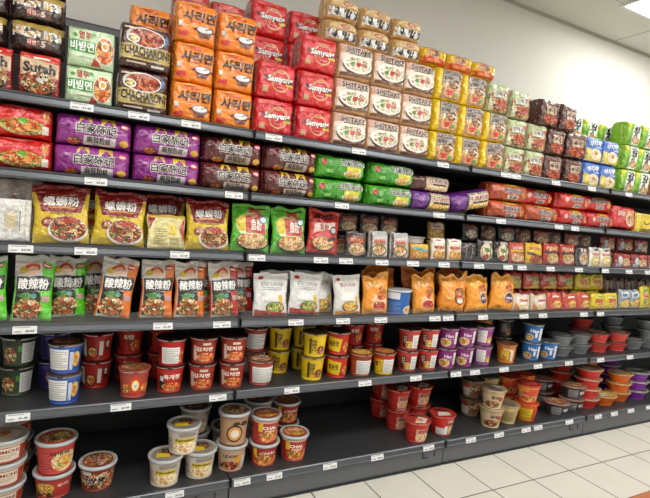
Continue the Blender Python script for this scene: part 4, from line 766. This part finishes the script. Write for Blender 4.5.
z = DECK[2] + .0005; LN = -.16
put('woodbox', -.85, .12, z, 'brown wood-patterned noodle box behind the white one', 'noodle boxes', 0, -.05)
put('whitebox', -.882, .045, z, 'white noodle box with black Chinese lettering', 'noodle boxes', .03, -.12)
def pouches(key, lst, z, group, lean=LN):
    for x, y, label, *a in lst: put(key, x, y, z, label, group, a[0] if a else random.uniform(-.09, .09), a[1] if len(a) > 1 else lean, a[2] if len(a) > 2 else random.uniform(-.035, .035))
pouches('snail', [(-.683, .05, 'red and yellow snail-noodle pouch beside the white box', .04, LN, -.03), (-.492, .05, 'red and yellow snail-noodle pouch beside the cream folded pouch', -.03, LN, .03), (-.315, .14, 'red and yellow snail-noodle pouch behind the cream folded pouch'), (-.145, .06, 'red and yellow snail-noodle pouch beside the green fish pouches'), (-.63, .14, 'red and yellow snail-noodle pouch in the rear row beside wood-patterned box'), (-.45, .21, 'red and yellow snail-noodle pouch in the rear row')], z, 'snail-noodle pouches')
put('snailback', -.314, .028, z, 'cream folded snail-noodle pouch showing its printed back', 'snail-noodle pouches', .05, -.3)
pouches('mustard', [(.036, .05, 'green fish-noodle pouch beside the red and yellow pouch'), (.22, .05, 'green fish-noodle pouch beside the red fish-noodle pouch')], z, 'fish-noodle pouches')
pouches('chilifish', [(.39, .05, 'red fish-noodle pouch beside the dark noodle packets', .05, LN, .08)], z, 'fish-noodle pouches')
SM = 'small noodle packets on the third shelf'
def row(key, xs, y, z, desc, group, wh, lean=-.12, a=.05):
    N = ['first', 'second', 'third', 'fourth', 'fifth', 'sixth', 'seventh', 'eighth']
    for k, x in enumerate(xs):
        lab = f"{desc}, {N[k]} from {wh}" if len(xs) > 1 else f"{desc} {wh}"
        put(key, x, y + random.uniform(-.003, .003), z, ' '.join(lab.split()), group, random.uniform(-a, a), lean + random.uniform(-.03, .03))
row('mamalow', [.435, .56], .16, z, 'dark noodle packet in the rear row', SM, 'the red fish-noodle pouch')
row('mamalow', [.46, .585, .71, .835], .165, z + .112, 'dark noodle packet, raised rear row', SM, 'the red fish-noodle pouch', -.1)
row('shadow', [.695, .83], .165, z, 'black noodle packet in the rear row', SM, 'the white noodle packets')
row('mamadark', [.575], .055, z, 'dark noodle packet with bowl picture', SM, 'beside the white noodle packets')
row('mamawhite', [.706, .834], .055, z, 'white noodle packet with bowl picture', SM, 'the lone dark packet')
put('whitetub', .985, .165, z, 'brown noodle tub with white rim behind yellow packets', 'noodle tub', .2)
row('mee', [.96], .05, z, 'yellow and teal noodle packet', SM, 'below the brown tub')
row('mamayel', [1.088, 1.2], .055, z, 'white and yellow noodle packet', SM, 'the brown tub')
row('yellowjunk', [1.165], .17, z + .105, 'tan and yellow noodle packet', SM, 'above the white and yellow pair')
row('yellowjunk', [1.165], .17, z, 'tan and yellow noodle packet', SM, 'behind the white and yellow pair')
row('shadow', [1.31], .06, z, 'black noodle packet standing edge-on', SM, 'beside the white and yellow pair', -.05)
row('shadow', [1.29, 1.41, 1.53, 1.65, 1.77], .17, z, 'black noodle packet in the rear row', SM, 'the tan and yellow packet')
row('blackveg', [1.437, 1.563], .06, z, 'black packet picturing vegetable noodles', SM, 'the white and yellow pair')
row('tealbehind', [1.41, 1.71], .165, z + .111, 'black and brown packet, raised rear row', SM, 'the bay seam', -.1, .12)
row('brownbehind', [1.56, 1.86], .17, z + .111, 'brown noodle packet, raised rear row', SM, 'the bay seam', -.1, .12)
row('rustbehind', [2.01], .16, z + .111, 'rust-brown noodle packet raised behind the deep red ones', SM, '', -.08, .12)
row('indored', [1.695], .06, z, 'red noodle packet with yellow stripe', SM, 'beside the yellow packet')
row('indoyel', [1.842], .06, z, 'yellow noodle packet with brown stripe', SM, 'beside the red packets')
row('redmie', [1.995, 2.15], .06, z, 'deep red noodle packet with black stripe', SM, 'the yellow striped packet')
row('shadow', [1.905, 2.04, 2.175, 2.31, 2.445], .17, z, 'black noodle packet behind the deep red ones', SM, 'the yellow striped packet')
row('brownbehind', [2.16, 2.46], .17, z + .111, 'brown noodle packet, raised at the rear', SM, 'the deep red packets', -.1, .1)
row('rustbehind', [2.31], .16, z + .111, 'rust-brown noodle packet raised behind the black and white one', SM, '', -.08, .1)
row('blackbowl', [2.296], .06, z, 'black and white packet with bowl picture', SM, 'beside the white and orange pair')
row('hotwhite', [2.42, 2.542], .06, z, 'white and orange noodle packet', SM, 'the black and white packet')
row('clearred', [2.735, 2.93, 3.125], .06, z, 'red noodle packet with silvery window', SM, 'the white and orange pair')
row('clearred', [2.72, 2.92, 3.12], .17, z, 'red silvery packet at the rear', SM, 'the white and orange pair')
row('clearred', [2.72, 2.92, 3.12], .17, z + .108, 'red silvery packet, raised at the rear', SM, 'the white and orange pair', -.08)

z = DECK[3] + .0005; G = 'sour and spicy noodle pouches'
LN = -.14
pouches('sourgreen', [(-.905, .05, 'green-edged hot and sour noodle pouch at the near shelf end'), (-.768, .05, 'green-edged hot and sour noodle pouch between two others'), (-.655, .108, 'green-edged hot and sour noodle pouch beside the orange-edged ones')], z, G)
pouches('sourorange', [(-.545, .165, 'orange-edged hot and sour noodle pouch, half hidden at the rear'), (-.5, .05, 'orange-edged hot and sour noodle pouch tilted beside green-edged ones', -.02, LN, .13), (-.337, .055, 'orange-edged hot and sour noodle pouch, middle of the front row'), (-.204, .055, 'orange-edged hot and sour noodle pouch beside the red-edged ones')], z, G)
pouches('sourred', [(-.1, .13, 'red-edged hot and sour noodle pouch behind the front one'), (-.055, .05, 'red-edged hot and sour noodle pouch leaning in front', .0, LN, -.05), (.035, .13, 'red-edged hot and sour noodle pouch beside the white pouches')], z, G)
G = 'white noodle pouches'
pouches('ricewhite', [(.155, .05, 'white noodle pouch beside the red-edged pouches'), (.325, .055, 'white noodle pouch leaning, second from red-edged pouches', .0, LN, .06), (.222, .15, 'white noodle pouch in the rear row, nearer'), (.41, .17, 'white noodle pouch in the rear row, farther')], z, G)
pouches('ricegold', [(.455, .055, 'white noodle pouch with orange foot, behind its twin', .0, LN, .04), (.555, .05, 'white noodle pouch with orange foot beside the orange snacks')], z, G) if 0 else None
pouches('ricegold', [(.432, .108, 'white noodle pouch with orange foot beside the leaning white one', .0, -.16), (.555, .045, 'white noodle pouch with orange foot beside the orange snacks')], z, G)
G = 'orange snack pouches'
pouches('crunch', [(.716, .05, 'orange snack pouch beside the white pouches', .0, -.1, .0), (1.03, .05, 'orange snack pouch beside the blue tub')], z, G)
put('bluetub', .868, .073, z, 'blue paper noodle tub between orange snack pouches', 'blue tub', -.5)
pouches('plainorange', [(.83, .19, 'plain orange pouch behind the blue tub'), (1.075, .145, 'plain orange pouch in the rear row, middle'), (1.33, .172, 'plain orange pouch in the rear row, farthest')], z, G)
pouches('curl', [(1.22, .055, 'crumpled orange pouch with red meat picture', -.1, -.1, .05)], z, G)
pouches('grapeorange', [(1.412, .055, 'orange pouch with dark purple oval beside the crumpled one', .05, -.12, -.03), (1.6, .055, 'orange pouch with dark purple oval beside the pale snacks', -.1, -.1, .08)], z, G)
G = 'snack packets on the fourth shelf'
row('palesnack', [1.772, 1.926], .055, z, 'pale snack packet with noodle picture', G, 'the orange pouches')
row('redsnack', [2.072, 2.215, 2.358], .055, z, 'red and yellow snack packet in front', G, 'the pale snack packets')
row('yellowsnack', [2.505, 2.655], .055, z, 'yellow snack packet in front', G, 'the red snack packets')
row('redyellow', [1.78, 1.945, 2.11, 2.275], .16, z, 'red packet in the rear lower row', G, 'the orange pouches')
row('redyellow', [1.80, 1.965, 2.13, 2.295], .155, z + .115, 'red packet in the rear upper row', G, 'the orange pouches', -.12)
row('yellowsnack', [2.45, 2.61], .16, z, 'yellow snack packet in the rear lower row', G, 'the red packets')
row('yellowsnack', [2.46, 2.62], .15, z + .115, 'yellow snack packet in the rear upper row', G, 'the red packets', -.12)
row('bluesnack', [2.80, 2.93], .055, z, 'blue and white snack packet', G, 'the yellow snack packets')
row('brownsnack', [2.77, 2.895, 3.02, 3.145, 3.27], .15, z, 'brown snack packet in the rear row', G, 'the yellow snack packets', -.05)
row('tallyellow', [3.06, 3.19], .06, z, 'tall yellow snack packet at the far end', G, 'the blue snack packets')

z = DECK[4] + .0005; G = 'cup noodles on the fifth shelf'
stack('greencup', [(-.815, .2, 2, 'at the near end of the fifth shelf')], z, 'dark green noodle cup', G)
stack('bluecup', [(-.652, .075, 2, 'in front of indigo ones', -.2)], z, 'blue noodle cup with white panel', G)
stack('indigocup', [(-.69, .25, 2, 'behind the blue cups')], z, 'indigo noodle cup', G)
stack('redcup', [(-.535, .215, 2, 'beside the blue cups')], z, 'red noodle cup with dark bowl', G)
stack('redlabelcup', [(-.405, .28, 2, 'behind the star-printed cup'), (-.27, .28, 2, 'behind the big red cups')], z, 'red noodle cup with vertical label', G)
stack('starcup', [(-.40, .075, 1, 'alone in front')], z, 'brick-red noodle cup with yellow and white emblem', G)
stack('beefcup', [(-.258, .09, 1, 'under the white-panelled one')], z, 'red noodle cup with black strip', G)
put('panelred', -.258, .09, z + KH('beefcup', 1), 'red noodle cup with white panel and lid darkened as if shaded', G, -.25)
stack('brickcup', [(-.124, .09, 2, 'beside the red ones'), (.01, .085, 2, 'beside white-panelled cups')], z, 'brick-red noodle cup with white lettering', G)
stack('tagcup', [(.155, .22, 2, 'behind the single white-panelled one')], z, 'salmon noodle cup with big white panel', G)
stack('tagcup', [(.142, .08, 1, 'standing singly in front')], z, 'salmon noodle cup with big white panel', G, -.1)
stack('yellowcup', [(.285, .22, 2, 'in the rear, nearer'), (.425, .24, 2, 'in the rear, farther'), (.412, .085, 2, 'in front')], z, 'yellow noodle cup with brown lettering', G)
stack('ryellowcup', [(.548, .09, 2, 'beside the yellow ones')], z, 'red noodle cup with yellow patch', G)
stack('redlabelcup', [(.72, .24, 2, 'behind the orange-lidded cup'), (.86, .25, 2, 'behind the yellow panelled cup'), (.585, .25, 2, 'behind the yellow-patch cups')], z, 'red noodle cup with vertical label', G)
stack('orangecup', [(.682, .08, 1, 'in front')], z, 'orange-lidded noodle cup with big white panel', G, -.2)
stack('ypanelcup', [(.82, .075, 1, 'in front of red ones')], z, 'yellow and red noodle cup with white panel', G, -.4)
stack('rosecup', [(0.980, .085, 2, 'beside the yellow panelled one'), (1.114, .085, 2, 'beside the purple ones')], z, 'rose-red noodle cup with black strip', G)
stack('purplecup', [(1.248, .085, 2, 'beside the rose-red ones'), (1.384, .085, 2, 'in the middle column')], z, 'purple noodle cup with noodle picture', G)
stack('purplelabel', [(1.523, .085, 2, 'beside the amber cup')], z, 'purple noodle cup with broad white panel', G)
stack('amber', [(1.723, .08, 1, 'in front beside the purple ones')], z, 'amber noodle cup with yellow patch', G)
stack('amber', [(1.685, .25, 2, 'in the rear')], z, 'amber noodle cup with yellow patch', G)
stack('inkcup', [(1.845, .23, 2, 'behind the amber one')], z, 'black noodle cup', G)
stack('skycup', [(1.947, .085, 2, 'beside the amber cup')], z, 'blue noodle cup with bowl picture', G)
stack('skycup', [(2.097, .075, 1, 'standing singly beside grey trays')], z, 'blue noodle cup with bowl picture', G)
G = 'noodle trays on the fifth shelf'
stack('greytray', [(2.268, .12, 2, 'beside the blue cup'), (2.475, .13, 2, 'beside the red trays')], z, 'grey oval noodle tray', G, 0)
stack('redtray', [(2.68, .13, 2, 'beside the grey ones'), (2.89, .12, 2, 'beside the far grey ones')], z, 'red oval noodle tray', G, 0)
stack('redtray', [(2.72, .29, 3, 'in the rear row')], z, 'red oval noodle tray', G, 0)
stack('greytray', [(3.10, .13, 1, 'beyond the red trays, nearer'), (3.31, .14, 3, 'beyond the red trays, farther'), (3.12, .305, 3, 'in the rear row')], z, 'grey oval noodle tray', G, 0)
stack('whitecup', [(3.27, -.0, 1, 'at the far end')], z, 'white noodle cup with red band', 'white cups', 0) if 0 else None

z = DECK[5] + .0005; G = 'noodle bowls with clear lids on the bottom shelf'
stack('kimchi', [(-.838, .09, 3, 'in the nearest front stack', .35)], z, 'red and cream kimchi noodle bowl', G)
stack('kimchi', [(-.83, .28, 3, 'behind the nearest stack')], z, 'red and cream kimchi noodle bowl', G)
stack('noodlealt', [(-.668, .10, 1, 'under its twin')], z, 'red noodle bowl with yellow picture', G)
put('noodlered', -.668, .10, z + KH('noodlealt', 1), 'red noodle bowl with big noodle picture, upper of two', G, 0)
stack('noodlealt', [(-.677, .285, 1, 'behind the red pair')], z, 'red noodle bowl with yellow picture', G)
stack('mixred', [(-.515, .10, 1, 'standing alone')], z, 'dark red noodle bowl with black lettering', G, -.1)
stack('kalguk', [(-.262, .045, 1, 'in front, nearest'), (-.114, .065, 1, 'in front, beside the udon bowls')], z, 'grey-white noodle bowl with yellow label', G)
put('kalguk', -.19, .062, z + KH('kalguk', 1), 'grey-white noodle bowl with yellow label, resting on two others', G, -.15)
stack('spork', [(-.10, .235, 2, 'behind the yellow-labelled bowls')], z, 'grey-brown noodle bowl with dark lid', G)
stack('udon', [(.036, .08, 1, 'under the ringed bowl')], z, 'tan noodle bowl with brown lettering', G, -.2)
put('udonring', .036, .08, z + KH('udon', 1), 'tan noodle bowl with brown ring picture, upper of two', G, -.2)
stack('spork', [(.053, .25, 1, 'behind the tan bowls')], z, 'grey-brown noodle bowl with dark lid', G)
stack('champalt', [(.186, .075, 1, 'under its twin')], z, 'red noodle bowl with slanted lettering', G)
put('champ', .186, .075, z + KH('champalt', 1), 'red noodle bowl with yellow tag, upper of the front pair', G, -.2)
stack('spork', [(.207, .24, 2, 'behind the red front pair')], z, 'grey-brown noodle bowl with dark lid', G)
stack('champalt', [(.362, .24, 2, 'in the rear beside the black gap')], z, 'red noodle bowl with slanted lettering', G)
stack('champ', [(.338, .075, 1, 'standing alone at the front')], z, 'red noodle bowl with yellow tag', G)
G = 'cup noodles on the bottom shelf'
stack('samcup', [(1.054, .04, 1, 'at the very front'), (1.039, .205, 2, 'in the middle stack'), (1.044, .37, 2, 'in the rear stack'), (1.199, .22, 2, 'behind the single cup')], z, 'red noodle cup with twin bowl pictures', G)
stack('samcuptab', [(1.257, .065, 1, 'standing singly at the front')], z, 'red noodle cup with white tab', G)
stack('beige', [(1.626, .055, 2, 'in the front stack')], z, 'beige noodle cup with red dot', G)
stack('tan', [(1.777, .07, 1, 'beside the orange cup')], z, 'tan noodle cup with small print', G)
stack('umber', [(1.622, .23, 2, 'behind the beige front stack')], z, 'brown noodle cup with white panel', G)
stack('tan', [(1.779, .245, 2, 'in the rear stack')], z, 'tan noodle cup with small print', G)
stack('flame', [(1.936, .06, 1, 'under the red-orange cup')], z, 'orange noodle cup with yellow panel', G)
put('ember', 1.936, .062, z + KH('flame', 1), 'red-orange noodle cup standing on the orange front cup', G, -.4)
stack('ember', [(1.937, .22, 2, 'behind the front pair')], z, 'red-orange noodle cup', G)
stack('flame', [(2.092, .23, 2, 'in the rear beside black cups')], z, 'orange noodle cup with yellow panel', G)
G = 'black noodle trays'
stack('blackbox', [(2.215, .055, 1, 'at the front beside the orange cup', -.35), (2.400, .075, 2, 'beside the red trays', -.35)], z, 'black noodle tray with grey panel', G)
stack('blackbox', [(2.295, .24, 2, 'in the rear beside orange cups', -.3)], z, 'black noodle tray with grey panel', G)
G = 'bright oval noodle trays on the bottom shelf'
stack('rubytray', [(2.575, .09, 4, 'beside the black trays', -.2)], z, 'ruby red oval noodle tray', G)
stack('rubytray', [(2.530, .27, 4, 'in the rear row')], z, 'ruby red oval noodle tray', G, 0)
stack('tangtray', [(2.775, .09, 1, 'standing singly in front')], z, 'orange oval noodle tray', G, -.1)
stack('tangtray', [(2.970, .11, 3, 'in the front stack')], z, 'orange oval noodle tray', G, -.2)
stack('tangtray', [(2.860, .29, 4, 'in the rear row')], z, 'orange oval noodle tray', G, 0)
stack('violettray', [(3.170, .10, 3, 'at the far end', -.2)], z, 'purple oval noodle tray', G)
stack('violettray', [(3.120, .29, 4, 'in the rear row')], z, 'purple oval noodle tray', G, 0)

# ------------------------------------------------------------------ camera and light
f, roll, pitch, yaw = 483.6524, .0863, -.0698, .4796
cy, sy = math.cos(yaw), math.sin(yaw)
F = Vector((sy * math.cos(pitch), cy * math.cos(pitch), math.sin(pitch)))
R0 = Vector((cy, -sy, 0)); U0 = R0.cross(F)
R = R0 * math.cos(roll) + U0 * math.sin(roll); U = -R0 * math.sin(roll) + U0 * math.cos(roll)
cam = bpy.data.cameras.new('camera'); co = bpy.data.objects.new('camera', cam); COL.objects.link(co)
cam.sensor_width = 36; cam.lens = f / 650 * 36; cam.clip_start = .05
co.matrix_world = Matrix(((R.x, U.x, -F.x, -.6409), (R.y, U.y, -F.y, -1.9647), (R.z, U.z, -F.z, 1.3056), (0, 0, 0, 1)))
SC.camera = co
w = bpy.data.worlds.new('store_ambient'); SC.world = w; w.use_nodes = True
w.node_tree.nodes['Background'].inputs['Color'].default_value = (.95, .93, .9, 1); w.node_tree.nodes['Background'].inputs['Strength'].default_value = .6
SC.view_settings.view_transform = 'Standard'; SC.view_settings.look = 'None'; SC.view_settings.gamma = 1; SC.view_settings.use_curve_mapping = False
SC.view_settings.exposure = -.06
